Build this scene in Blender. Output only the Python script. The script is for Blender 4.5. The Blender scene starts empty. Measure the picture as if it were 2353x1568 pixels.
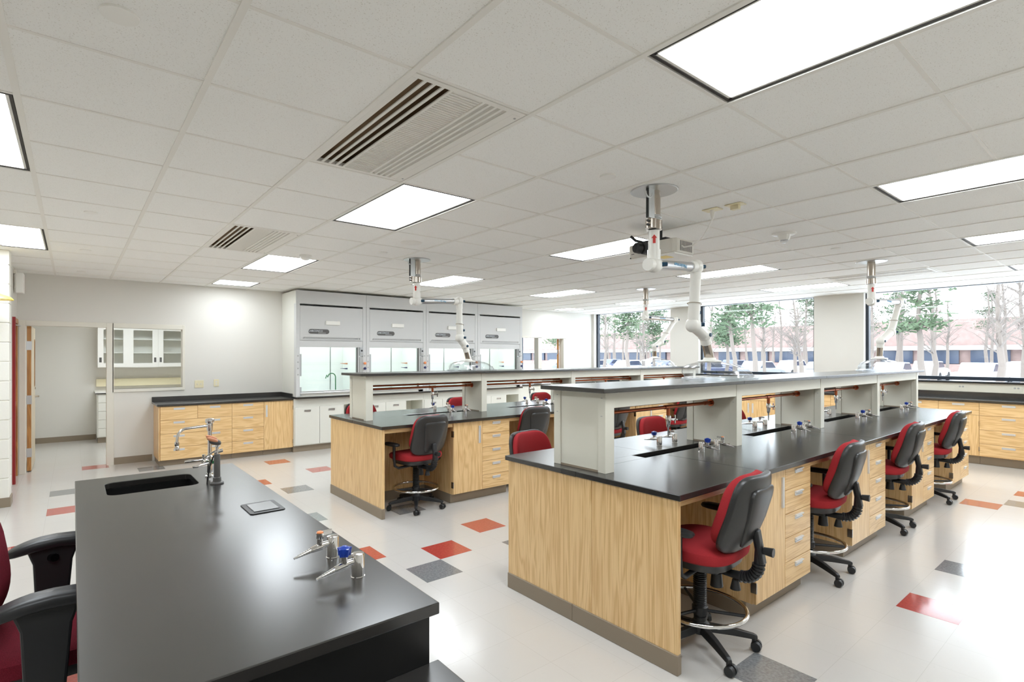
import bpy, bmesh, math, random
from mathutils import Vector, Matrix
random.seed(7)
PI = math.pi
sc = bpy.context.scene
COL = sc.collection
ZC = 2.688                       # ceiling height

# ------------------------------------------------------------------ camera
W, H = 2353, 1568
F, CX, CY, YAW, EYE = 1218.97, 1137.85, 818.5, 0.8983, 1.578
cam = bpy.data.objects.new('camera', bpy.data.cameras.new('camera'))
COL.objects.link(cam)
cam.data.sensor_width = 36.0
cam.data.lens = F / W * 36.0
cam.data.shift_x = (W / 2 - CX) / W
cam.data.shift_y = (CY - H / 2) / W
cam.data.clip_start = 0.02
cam.location = (0, 0, EYE)
cam.rotation_euler = (PI / 2, 0, YAW - PI / 2)
sc.camera = cam

# ------------------------------------------------------------------ world (overcast winter sky) and exposure
world = bpy.data.worlds.new('overcast_sky'); sc.world = world
world.use_nodes = True
bg = world.node_tree.nodes['Background']
bg.inputs['Color'].default_value = (0.84, 0.92, 1.0, 1)
bg.inputs['Strength'].default_value = 4.2
LAMP = 10.5                      # radiance of the ceiling fixtures
HOODLAMP = 6.5
sc.view_settings.view_transform = 'Standard'
sc.view_settings.look = 'None'
sc.view_settings.exposure = 0.78
sc.view_settings.gamma = 1.0
sc.view_settings.use_curve_mapping = False

sc.cycles.max_bounces = 16; sc.cycles.diffuse_bounces = 12; sc.cycles.transparent_max_bounces = 24

# ------------------------------------------------------------------ materials
M = {}
def s2l(c): return tuple((v / 12.92 if v <= .04045 else ((v + .055) / 1.055) ** 2.4) for v in (x / 255 for x in c))
def mat(name, rgb, rough=.5, metal=0., spec=.5, coat=0., noise=None, bump=None, coatr=.08):
    m = bpy.data.materials.new(name); m.use_nodes = True; M[name] = m
    nt = m.node_tree; b = nt.nodes['Principled BSDF']
    col = s2l(rgb)
    b.inputs['Base Color'].default_value = (*col, 1)
    b.inputs['Roughness'].default_value = rough
    b.inputs['Metallic'].default_value = metal
    b.inputs['Specular IOR Level'].default_value = spec
    b.inputs['Coat Weight'].default_value = coat
    b.inputs['Coat Roughness'].default_value = coatr
    tc = nt.nodes.new('ShaderNodeTexCoord')
    if noise:                        # (scale, amount, detail): subtle colour variation
        n = nt.nodes.new('ShaderNodeTexNoise'); n.inputs['Scale'].default_value = noise[0]; n.inputs['Detail'].default_value = noise[2]
        nt.links.new(tc.outputs['Object'], n.inputs['Vector'])
        r = nt.nodes.new('ShaderNodeValToRGB'); a = noise[1]
        r.color_ramp.elements[0].position = .35; r.color_ramp.elements[1].position = .65
        r.color_ramp.elements[0].color = (*[max(0, v * (1 - a)) for v in col], 1)
        r.color_ramp.elements[1].color = (*[min(1, v * (1 + a)) for v in col], 1)
        nt.links.new(n.outputs['Fac'], r.inputs['Fac']); nt.links.new(r.outputs['Color'], b.inputs['Base Color'])
    if bump:                         # (scale, strength)
        n2 = nt.nodes.new('ShaderNodeTexNoise'); n2.inputs['Scale'].default_value = bump[0]; n2.inputs['Detail'].default_value = 4
        nt.links.new(tc.outputs['Object'], n2.inputs['Vector'])
        bp = nt.nodes.new('ShaderNodeBump'); bp.inputs['Strength'].default_value = bump[1]; bp.inputs['Distance'].default_value = .002
        nt.links.new(n2.outputs['Fac'], bp.inputs['Height']); nt.links.new(bp.outputs['Normal'], b.inputs['Normal'])
    return m
def wood(name, axis, light, dark, rough=.38):
    m = mat(name, light, rough, coat=.12, coatr=.25); nt = m.node_tree; b = nt.nodes['Principled BSDF']
    tc = [n for n in nt.nodes if n.type == 'TEX_COORD'][0]
    oi = nt.nodes.new('ShaderNodeObjectInfo')
    add = nt.nodes.new('ShaderNodeVectorMath'); add.operation = 'ADD'
    mul = nt.nodes.new('ShaderNodeMath'); mul.operation = 'MULTIPLY'; mul.inputs[1].default_value = 37.
    nt.links.new(oi.outputs['Random'], mul.inputs[0])
    nt.links.new(tc.outputs['Object'], add.inputs[0]); nt.links.new(mul.outputs[0], add.inputs[1])
    mp = nt.nodes.new('ShaderNodeMapping'); nt.links.new(add.outputs[0], mp.inputs['Vector'])
    sc3 = {'x': (.7, 9, 9), 'y': (9, .7, 9), 'z': (9, 9, .7)}[axis]
    mp.inputs['Scale'].default_value = sc3
    n1 = nt.nodes.new('ShaderNodeTexNoise'); n1.inputs['Scale'].default_value = 1.0; n1.inputs['Detail'].default_value = 3; n1.inputs['Distortion'].default_value = .6
    nt.links.new(mp.outputs[0], n1.inputs['Vector'])
    # growth rings: contour lines of the stretched noise
    k = nt.nodes.new('ShaderNodeMath'); k.operation = 'MULTIPLY'; k.inputs[1].default_value = 62.
    nt.links.new(n1.outputs['Fac'], k.inputs[0])
    sn = nt.nodes.new('ShaderNodeMath'); sn.operation = 'SINE'; nt.links.new(k.outputs[0], sn.inputs[0])
    mp2 = nt.nodes.new('ShaderNodeMapping'); nt.links.new(add.outputs[0], mp2.inputs['Vector'])
    mp2.inputs['Scale'].default_value = tuple(4 if v < 1 else 220 for v in sc3)
    n2 = nt.nodes.new('ShaderNodeTexNoise'); n2.inputs['Scale'].default_value = 1.; n2.inputs['Detail'].default_value = 2
    nt.links.new(mp2.outputs[0], n2.inputs['Vector'])
    mx = nt.nodes.new('ShaderNodeMath'); mx.operation = 'MULTIPLY_ADD'; mx.inputs[1].default_value = .15
    nt.links.new(sn.outputs[0], mx.inputs[0]); nt.links.new(n2.outputs['Fac'], mx.inputs[2])
    r = nt.nodes.new('ShaderNodeValToRGB')
    r.color_ramp.elements[0].position = .25; r.color_ramp.elements[1].position = .62
    r.color_ramp.elements[0].color = (*s2l(dark), 1); r.color_ramp.elements[1].color = (*s2l(light), 1)
    nt.links.new(mx.outputs[0], r.inputs['Fac']); nt.links.new(r.outputs['Color'], b.inputs['Base Color'])
    return m
for ax in 'xyz': wood('oak_' + ax, ax, (236, 201, 147), (212, 170, 114))
wood('door_edge', 'z', (186, 132, 72), (150, 98, 48))
wood('door_face', 'z', (222, 208, 182), (205, 188, 158))
mat('black_epoxy', (42, 40, 38), .24, spec=.9, noise=(160, .06, 3))
mat('black_panel', (16, 15, 15), .4)
mat('matte_black', (12, 12, 12), .95, spec=.05)
mat('cream_metal', (220, 217, 203), .38)
mat('cabinet_white', (226, 225, 216), .35)
mat('hood_grey', (203, 203, 202), .4)
mat('hood_liner', (236, 240, 238), .35)
mat('wall_paint', (217, 214, 207), .7, bump=(90, .08))
mat('block_paint', (235, 233, 225), .55, bump=(60, .25))
mat('trim_paint', (222, 218, 206), .45)
mat('vinyl_base', (140, 126, 108), .48)
mat('white_plastic', (238, 236, 230), .4)
mat('ivory_plastic', (226, 216, 182), .4)
mat('arm_white', (238, 236, 229), .32)
mat('aluminium', (205, 206, 208), .28, metal=.85)
mat('pull_metal', (224, 226, 228), .34, metal=.35)
mat('steel', (188, 178, 166), .24, metal=1.)
mat('galvanised', (204, 206, 206), .32, metal=.8)
mat('chrome', (228, 226, 224), .07, metal=1.)
mat('copper', (176, 100, 66), .26, metal=.9)
mat('vent_dark', (128, 104, 76), .8)
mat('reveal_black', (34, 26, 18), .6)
mat('black_plastic', (34, 34, 35), .42)
mat('black_gloss', (16, 16, 17), .15)
mat('grey_plastic', (84, 82, 80), .4)
mat('shell_plastic', (48, 47, 46), .36, bump=(300, .1))
mat('red_fabric', (158, 42, 47), .85, spec=.2, noise=(400, .10, 2), bump=(500, .25))
mat('maroon_fabric', (112, 28, 42), .9, spec=.2, noise=(420, .25, 2), bump=(500, .25))
mat('blue_plastic', (28, 62, 160), .3)
mat('orange_plastic', (232, 142, 88), .4)
mat('red_paint', (138, 22, 26), .4)
mat('red_sticker', (206, 48, 40), .5)
mat('blue_print', (70, 150, 190), .5)
mat('print_light', (214, 220, 226), .5)
mat('print_grey', (170, 170, 168), .5)
mat('dark_blue_cap', (20, 62, 86), .35)
mat('yellow_plastic', (246, 214, 88), .4)
mat('green_plastic', (36, 112, 66), .4)
mat('peach_plastic', (206, 140, 104), .5)
mat('ring_grey', (176, 178, 180), .4)
mat('navy_plastic', (40, 44, 96), .4)
mat('projector_body', (214, 210, 200), .45)
mat('frame_black', (22, 34, 48), .35)
mat('sill_black', (20, 19, 20), .22)
mat('floor_red', (176, 70, 60), .18, spec=.5, coat=.5, noise=(60, .12, 5))
mat('floor_grey', (124, 125, 126), .18, spec=.5, coat=.5, noise=(70, .2, 5))
mat('ceiling_white', (240, 238, 232), .85)
mat('tee_white', (234, 231, 224), .5)
mat('pale_ground', (226, 229, 233), .8, noise=(.25, .08, 4))  # near-white open ground with faint mottling
mat('asphalt', (120, 122, 126), .8)
mat('bark', (112, 103, 96), .9)
mat('bare_twigs', (114, 106, 100), .9)
mat('pine_needles', (78, 94, 70), .9)
mat('brick_far', (142, 120, 114), .8, noise=(1.5, .1, 3))
mat('far_glass', (46, 56, 74), .1)
mat('car_white', (190, 192, 196), .3, coat=.5)
mat('car_silver', (130, 134, 140), .3, coat=.5)
mat('car_blue', (50, 62, 98), .3, coat=.5)
mat('tyre', (38, 38, 40), .8)

def speckle(name, rgb, dot, scale, thr, rough):   # perforated tile face: small dark pits
    m = mat(name, rgb, rough); nt = m.node_tree; b = nt.nodes['Principled BSDF']
    tc = [n for n in nt.nodes if n.type == 'TEX_COORD'][0]
    oi = nt.nodes.new('ShaderNodeObjectInfo'); add = nt.nodes.new('ShaderNodeVectorMath'); add.operation = 'ADD'
    nt.links.new(tc.outputs['Object'], add.inputs[0]); nt.links.new(oi.outputs['Location'], add.inputs[1])
    v = nt.nodes.new('ShaderNodeTexNoise'); v.inputs['Scale'].default_value = scale; v.inputs['Detail'].default_value = 2
    nt.links.new(add.outputs[0], v.inputs['Vector'])
    r = nt.nodes.new('ShaderNodeValToRGB'); r.color_ramp.elements[0].position = thr; r.color_ramp.elements[1].position = thr + .04
    r.color_ramp.elements[0].color = (*s2l(dot), 1); r.color_ramp.elements[1].color = (*s2l(rgb), 1)
    nt.links.new(v.outputs['Fac'], r.inputs['Fac']); nt.links.new(r.outputs['Color'], b.inputs['Base Color'])
speckle('acoustic_tile', (244, 243, 239), (222, 219, 212), 190, .33, .85)

def floor_mat():
    m = mat('floor_vinyl', (200, 196, 191), .24, spec=.5, coat=.35, coatr=.14); nt = m.node_tree; b = nt.nodes['Principled BSDF']
    tc = [n for n in nt.nodes if n.type == 'TEX_COORD'][0]
    n = nt.nodes.new('ShaderNodeTexNoise'); n.inputs['Scale'].default_value = 26; n.inputs['Detail'].default_value = 6; n.inputs['Roughness'].default_value = .7
    nt.links.new(tc.outputs['Object'], n.inputs['Vector'])
    r = nt.nodes.new('ShaderNodeValToRGB'); r.color_ramp.elements[0].position = .24; r.color_ramp.elements[1].position = .36
    r.color_ramp.elements[0].color = (*s2l((187, 182, 174)), 1); r.color_ramp.elements[1].color = (*s2l((202, 198, 193)), 1)
    nt.links.new(n.outputs['Fac'], r.inputs['Fac'])
    br = nt.nodes.new('ShaderNodeTexBrick'); br.offset = 0.; br.inputs['Scale'].default_value = 1.
    br.inputs['Brick Width'].default_value = .3048; br.inputs['Row Height'].default_value = .3048; br.inputs['Mortar Size'].default_value = .0012
    br.inputs['Color1'].default_value = (1, 1, 1, 1); br.inputs['Color2'].default_value = (.985, .985, .98, 1); br.inputs['Mortar'].default_value = (.86, .85, .83, 1)
    mp = nt.nodes.new('ShaderNodeMapping'); mp.inputs['Location'].default_value = (-1.9275 % .3048, -3.4832 % .3048, 0)
    nt.links.new(tc.outputs['Object'], mp.inputs['Vector']); nt.links.new(mp.outputs[0], br.inputs['Vector'])
    mx = nt.nodes.new('ShaderNodeMixRGB'); mx.blend_type = 'MULTIPLY'; mx.inputs[0].default_value = 1.
    nt.links.new(r.outputs['Color'], mx.inputs[1]); nt.links.new(br.outputs['Color'], mx.inputs[2]); nt.links.new(mx.outputs[0], b.inputs['Base Color'])
floor_mat()
def emitter(name, rgb, strength):
    m = bpy.data.materials.new(name); m.use_nodes = True; M[name] = m
    nt = m.node_tree; nt.nodes.remove(nt.nodes['Principled BSDF'])
    e = nt.nodes.new('ShaderNodeEmission'); e.inputs['Color'].default_value = (*rgb, 1); e.inputs['Strength'].default_value = strength
    nt.links.new(e.outputs[0], nt.nodes['Material Output'].inputs['Surface'])
emitter('lamp_lens', (.885, .95, 1.), LAMP)
emitter('hood_tube', (.95, 1., .96), HOODLAMP)
def pane(name, tint, gloss_rough, r0, r1):
    # thin clear sheet: mostly transparent, mirror share rising towards grazing angles
    m = bpy.data.materials.new(name); m.use_nodes = True; M[name] = m
    nt = m.node_tree; nt.nodes.remove(nt.nodes['Principled BSDF'])
    t = nt.nodes.new('ShaderNodeBsdfTransparent'); t.inputs['Color'].default_value = (*tint, 1)
    g = nt.nodes.new('ShaderNodeBsdfGlossy'); g.inputs['Roughness'].default_value = gloss_rough
    lw = nt.nodes.new('ShaderNodeLayerWeight'); lw.inputs['Blend'].default_value = .5
    pw = nt.nodes.new('ShaderNodeMath'); pw.operation = 'POWER'; pw.inputs[1].default_value = 4.
    ma = nt.nodes.new('ShaderNodeMath'); ma.operation = 'MULTIPLY_ADD'; ma.inputs[1].default_value = r1; ma.inputs[2].default_value = r0
    nt.links.new(lw.outputs['Facing'], pw.inputs[0]); nt.links.new(pw.outputs[0], ma.inputs[0])
    mx = nt.nodes.new('ShaderNodeMixShader')
    nt.links.new(ma.outputs[0], mx.inputs[0]); nt.links.new(t.outputs[0], mx.inputs[1]); nt.links.new(g.outputs[0], mx.inputs[2])
    nt.links.new(mx.outputs[0], nt.nodes['Material Output'].inputs['Surface'])
pane('window_glass', (.98, .99, .99), .0, .02, .5)
pane('clear_acrylic', (.94, .95, .96), .14, .08, .8)

# ------------------------------------------------------------------ mesh builder
class MB:
    def __init__(s): s.v = []; s.f = []
    def add(s, v, f):
        n = len(s.v); s.v += [tuple(p) for p in v]; s.f += [tuple(i + n for i in q) for q in f]; return s
    def box(s, x0, x1, y0, y1, z0, z1):
        return s.add([(x0, y0, z0), (x1, y0, z0), (x1, y1, z0), (x0, y1, z0), (x0, y0, z1), (x1, y0, z1), (x1, y1, z1), (x0, y1, z1)],
                     [(0, 3, 2, 1), (4, 5, 6, 7), (0, 1, 5, 4), (1, 2, 6, 5), (2, 3, 7, 6), (3, 0, 4, 7)])
    def cyl(s, p0, p1, r0, r1=None, n=20, caps=True):
        r1 = r0 if r1 is None else r1
        p0 = Vector(p0); p1 = Vector(p1); d = (p1 - p0).normalized()
        a = d.orthogonal().normalized(); b = d.cross(a)
        v = []; f = []
        for p, r in ((p0, r0), (p1, r1)):
            for i in range(n):
                t = 2 * PI * i / n; v.append(p + a * (r * math.cos(t)) + b * (r * math.sin(t)))
        for i in range(n):
            j = (i + 1) % n; f.append((i, j, n + j, n + i))
        if caps: f.append(tuple(range(n - 1, -1, -1))); f.append(tuple(range(n, 2 * n)))
        return s.add(v, f)
    def tube(s, path, r, n=14, caps=True, closed=False):
        P = [Vector(p) for p in path]; m = len(P); rr = r if isinstance(r, (list, tuple)) else [r] * m
        v = []; f = []; a = None
        for k in range(m):
            if closed: d = (P[(k + 1) % m] - P[k - 1]).normalized()
            else: d = (P[min(k + 1, m - 1)] - P[max(k - 1, 0)]).normalized()
            if a is None: a = d.orthogonal().normalized()
            a = (a - d * a.dot(d)).normalized(); b = d.cross(a)
            for i in range(n):
                t = 2 * PI * i / n; v.append(P[k] + (a * math.cos(t) + b * math.sin(t)) * rr[k])
        for k in range(m if closed else m - 1):
            k2 = (k + 1) % m
            for i in range(n):
                j = (i + 1) % n; f.append((k * n + i, k * n + j, k2 * n + j, k2 * n + i))
        if caps and not closed: f.append(tuple(range(n - 1, -1, -1))); f.append(tuple((m - 1) * n + i for i in range(n)))
        return s.add(v, f)
    def lathe(s, prof, c=(0, 0, 0), n=24, axis='z'):
        v = []; f = []; m = len(prof)
        for r, h in prof:
            for i in range(n):
                t = 2 * PI * i / n; q = (r * math.cos(t), r * math.sin(t), h)
                if axis == 'x': q = (h, q[0], q[1])
                elif axis == 'y': q = (q[1], h, q[0])
                v.append((q[0] + c[0], q[1] + c[1], q[2] + c[2]))
        for k in range(m - 1):
            for i in range(n):
                j = (i + 1) % n; f.append((k * n + i, k * n + j, (k + 1) * n + j, (k + 1) * n + i))
        f.append(tuple(range(n - 1, -1, -1))); f.append(tuple((m - 1) * n + i for i in range(n)))
        return s.add(v, f)
    def prism(s, poly, h0, h1, axis='z'):
        n = len(poly)
        def q(a, b, h): return {'z': (a, b, h), 'x': (h, a, b), 'y': (a, h, b)}[axis]
        v = [q(a, b, h0) for a, b in poly] + [q(a, b, h1) for a, b in poly]
        f = [tuple(range(n - 1, -1, -1)), tuple(range(n, 2 * n))] + [(i, (i + 1) % n, n + (i + 1) % n, n + i) for i in range(n)]
        return s.add(v, f)
    def superell(s, a, b, c, e1=.5, e2=.5, nu=28, nv=14, fn=None):   # rounded pillow, fn deforms a point
        def pw(x, e): return math.copysign(abs(x) ** e, x)
        v = []; f = []
        for j in range(nv + 1):
            ph = -PI / 2 + PI * j / nv
            for i in range(nu):
                th = 2 * PI * i / nu
                p = (a * pw(math.cos(ph), e1) * pw(math.cos(th), e2), b * pw(math.cos(ph), e1) * pw(math.sin(th), e2), c * pw(math.sin(ph), e1))
                v.append(fn(*p) if fn else p)
        for j in range(nv):
            for i in range(nu):
                k = (i + 1) % nu; f.append((j * nu + i, j * nu + k, (j + 1) * nu + k, (j + 1) * nu + i))
        return s.add(v, f)
    def move(s, d): s.v = [(p[0] + d[0], p[1] + d[1], p[2] + d[2]) for p in s.v]; return s
    def xf(s, m): s.v = [tuple(m @ Vector(p)) for p in s.v]; return s

def mesh(name, mb, m, smooth=False, auto=False):
    me = bpy.data.meshes.new(name); me.from_pydata(mb.v, [], mb.f); me.update()
    bm = bmesh.new(); bm.from_mesh(me); bmesh.ops.recalc_face_normals(bm, faces=bm.faces); bm.to_mesh(me); bm.free()
    if smooth:
        me.polygons.foreach_set('use_smooth', [True] * len(me.polygons))
        if auto: me.set_sharp_from_angle(angle=math.radians(38))
    if m: me.materials.append(M[m])
    return me
def ob(name, data, parent=None, loc=(0, 0, 0)):
    o = bpy.data.objects.new(name, data); COL.objects.link(o); o.location = loc
    if parent: o.parent = parent
    return o
def part(parent, name, mb, m, smooth=False, bevel=0, loc=(0, 0, 0), label=None, kind=None):
    o = ob(name, mesh(name, mb, m, smooth, True), parent, loc)
    if bevel:
        b = o.modifiers.new('bevel', 'BEVEL'); b.width = bevel; b.segments = 2; b.limit_method = 'ANGLE'
    if label: o['label'] = label
    if kind: o['kind'] = kind
    return o
def thing(name, label, cat, loc=(0, 0, 0), rz=0, group=None):
    o = bpy.data.objects.new(name, None); COL.objects.link(o); o.location = loc; o.rotation_euler = (0, 0, rz)
    o.empty_display_size = .05
    o['label'] = label; o['category'] = cat
    if group: o['group'] = group
    return o
def tag(o, label, cat, group=None):
    o['label'] = label; o['category'] = cat
    if group: o['group'] = group
    return o
def struct(name, mb=None, m=None, label=None, bevel=0, loc=(0, 0, 0)):
    if mb is None: o = bpy.data.objects.new(name, None); COL.objects.link(o); o.location = loc
    else: o = part(None, name, mb, m, bevel=bevel, loc=loc)
    o['kind'] = 'structure'
    if label: o['label'] = label; o['category'] = name.split('_')[0]
    return o
def dup(o, loc, rz=0, label=None, group=None):
    def cp(a, par):
        c = a.copy(); COL.objects.link(c); c.parent = par
        for ch in list(a.children): cp(ch, c)
        return c
    r = cp(o, None); r.location = loc; r.rotation_euler = (0, 0, rz)
    if label: r['label'] = label
    if group: r['group'] = group
    return r
def text_mesh(name, body, size, m, parent, matrix, label=None):
    cu = bpy.data.curves.new(name, 'FONT'); cu.body = body; cu.size = size; cu.extrude = .0006; cu.align_x = 'CENTER'; cu.align_y = 'CENTER'
    to = bpy.data.objects.new('tmp', cu); COL.objects.link(to)
    dg = bpy.context.evaluated_depsgraph_get()
    me = bpy.data.meshes.new_from_object(to.evaluated_get(dg)); bpy.data.objects.remove(to)
    me.name = name; me.materials.clear(); me.materials.append(M[m])
    o = ob(name, me, parent); o.matrix_local = matrix
    if label: o['label'] = label
    return o
def arc(c, r, a0, a1, n, plane='xz'):
    out = []
    for i in range(n + 1):
        t = a0 + (a1 - a0) * i / n; u, w = r * math.cos(t), r * math.sin(t)
        out.append({'xz': (c[0] + u, c[1], c[2] + w), 'yz': (c[0], c[1] + u, c[2] + w), 'xy': (c[0] + u, c[1] + w, c[2])}[plane])
    return out
ORD = ['first', 'second', 'third', 'fourth', 'fifth', 'sixth', 'seventh', 'eighth', 'ninth', 'tenth', 'eleventh', 'twelfth']

# ================================================================== THE ROOM
XW, YW, XL, YR, XB = 10.85, 9.47, -0.58, -1.7, -3.2     # window wall, hood wall, door wall, wall behind, wall at the teacher's end
# ---------------- floor
fl = struct('floor', MB().box(XB - .2, XW + .2, YR - .2, 12.8, -.12, 0), 'floor_vinyl', 'glossy off-white vinyl tile floor with scattered red and grey squares')
FX, FY, FT = 1.9275, 3.4832, .3048
tile_me = {}
for k in ('red', 'grey'): tile_me[k] = mesh('floor_tile', MB().box(.001, FT - .001, .001, FT - .001, -.004, .0006), 'floor_' + k)
REDT = [(1, 15), (2, 12), (-1, 11), (-1, 1), (1, 0), (3, 1), (-6, 19), (-7, 11), (-8, 7), (-7, -1), (7, -9), (18, -8), (21, -9), (5, 13), (9, 11), (13, 10), (16, -11)]
GREYT = [(0, 9), (-1, 5), (0, -1), (3, -1), (-4, 17), (-7, 14), (2, -8), (10, -9), (19, -9), (2, 4), (6, 11), (11, 13), (15, -12)]
for k, L in (('red', REDT), ('grey', GREYT)):
    for i, j in L: ob('floor_tile', tile_me[k], fl, (FX + i * FT, FY + j * FT, 0))
# ---------------- ceiling
ceil = struct('ceiling', MB().box(XB - .2, XW + .25, YR - .2, 12.8, ZC + .09, ZC + .2), 'ceiling_white', 'white suspended ceiling of square acoustic tiles in a metal grid')
GX, GY, G = -.1854, 2.4116, .6096
LIGHTS = [(i, j, 2) for j in (-4, 1, 6) for i in (-1, 3, 7, 11, 15)] + [(3, 10, 1), (15, 10, 1)]
VENTS = [(2, -1), (2, 4), (14, -1), (14, 4)]
used = set()
for i, j, n in LIGHTS:
    for d in range(n): used.add((i, j + d))
for i, j in VENTS:
    for d in range(2): used.add((i, j + d))
tl = mesh('ceiling_tile', MB().box(.006, G - .006, .006, G - .006, 0, .015), 'acoustic_tile')
I0, I1 = -5, 19; J0, J1 = -7, 12
cells = []
for i in range(I0, I1):
    for j in range(J0, J1):
        if (i, j) in used: continue
        x0, x1 = GX + i * G, GX + (i + 1) * G; y0, y1 = GY + j * G, GY + (j + 1) * G
        if x1 < XB or x0 > XW - .05 or y1 < YR or y0 > YW - .05: continue
        cells.append((i, j, x0, x1, y0, y1))
def vis(c):
    px, py = (c[2] + c[3]) / 2, (c[4] + c[5]) / 2
    d = px * math.cos(YAW) + py * math.sin(YAW)
    if d < .4: return False
    u = (px * math.sin(YAW) - py * math.cos(YAW)) / d * F + CX; w = CY - F * (ZC - EYE) / d
    return -260 < u < W + 260 and w > -260
rest = MB()
nv = 0
for c in cells:
    full = c[3] <= XW + .01 and c[5] <= YW + .01 and c[2] >= XB - .01 and c[4] >= YR - .01
    if vis(c) and nv < 300:
        nv += 1
        if full: ob('ceiling_tile', tl, ceil, (c[2], c[4], ZC))
        else: part(ceil, 'ceiling_tile', MB().box(.006, min(c[3], XW) - c[2] - .003, .006, min(c[5], YW) - c[4] - .003, 0, .015), 'acoustic_tile', loc=(c[2], c[4], ZC))
    else:
        rest.box(max(c[2], XB) + .006, min(c[3], XW) - .006, max(c[4], YR) + .006, min(c[5], YW) - .006, ZC, ZC + .015)
o = part(ceil, 'ceiling_tile_field', rest, 'acoustic_tile'); o['kind'] = 'stuff'
for i in range(I0, I1 + 1):
    x = GX + i * G
    if XB < x < XW: part(ceil, 'main_tee', MB().box(x - .0125, x + .0125, YR, YW, ZC - .006, ZC + .02), 'tee_white')
inner = set()
for i, j, n in LIGHTS:
    if n == 2: inner.add((i, j + 1))
for i, j in VENTS: inner.add((i, j + 1))
for j in range(J0, J1 + 1):
    y = GY + j * G
    if not YR < y < YW: continue
    i = I0
    while i < I1:                                   # cross tees stop at the fixtures
        if (i, j) in inner: i += 1; continue
        k = i
        while k < I1 and (k, j) not in inner: k += 1
        x0, x1 = max(GX + i * G, XB), min(GX + k * G, XW)
        if x1 > x0: part(ceil, 'cross_tee', MB().box(x0, x1, y - .008, y + .008, ZC - .003, ZC + .018), 'tee_white')
        i = k
# plain ceiling of the storage room
struct('ceiling_store', MB().box(-1.2, 2.7, YW + .12, 12.7, 2.5, 2.56), 'ceiling_white')

# ---------------- ceiling fixtures
def light(i, j, n, label):
    x0, y0 = GX + i * G + .016, GY + j * G + .016; w, l = G - .032, n * G - .032
    # the fixture grid goes on behind the camera: that one lamp is outside the picture
    t = thing('ceiling_light_offscreen' if (i, j) == (-1, -4) else 'ceiling_light', label, 'light', (x0, y0, ZC), 0, 'recessed lights in the grid ceiling')
    b = .012
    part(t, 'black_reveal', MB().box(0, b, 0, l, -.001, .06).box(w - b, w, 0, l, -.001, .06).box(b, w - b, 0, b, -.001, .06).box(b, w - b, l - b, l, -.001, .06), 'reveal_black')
    part(t, 'frame', MB().box(b, b + .012, b, l - b, .002, .02).box(w - b - .012, w - b, b, l - b, .002, .02).box(b, w - b, b, b + .012, .002, .02).box(b, w - b, l - b - .012, l - b, .002, .02), 'tee_white')
    e = .024
    part(t, 'lens', MB().box(e, w - e, e, l - e, .010, .014), 'lamp_lens')
    part(t, 'housing', MB().box(0, w, 0, l, .07, .08), 'ceiling_white')
near_names = {-1: 'beside the teacher bench line', 3: 'level with the oak island ends', 7: 'level with the second shelf bays', 11: 'level with the third shelf bays', 15: 'beside the window wall'}
rown = {-4: 'row farthest from hoods', 1: 'row between the islands', 6: 'row along the hoods', 10: ''}
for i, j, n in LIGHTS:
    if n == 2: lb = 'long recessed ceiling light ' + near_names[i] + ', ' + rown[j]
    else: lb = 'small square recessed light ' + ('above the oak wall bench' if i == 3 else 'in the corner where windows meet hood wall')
    light(i, j, n, lb)
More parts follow.
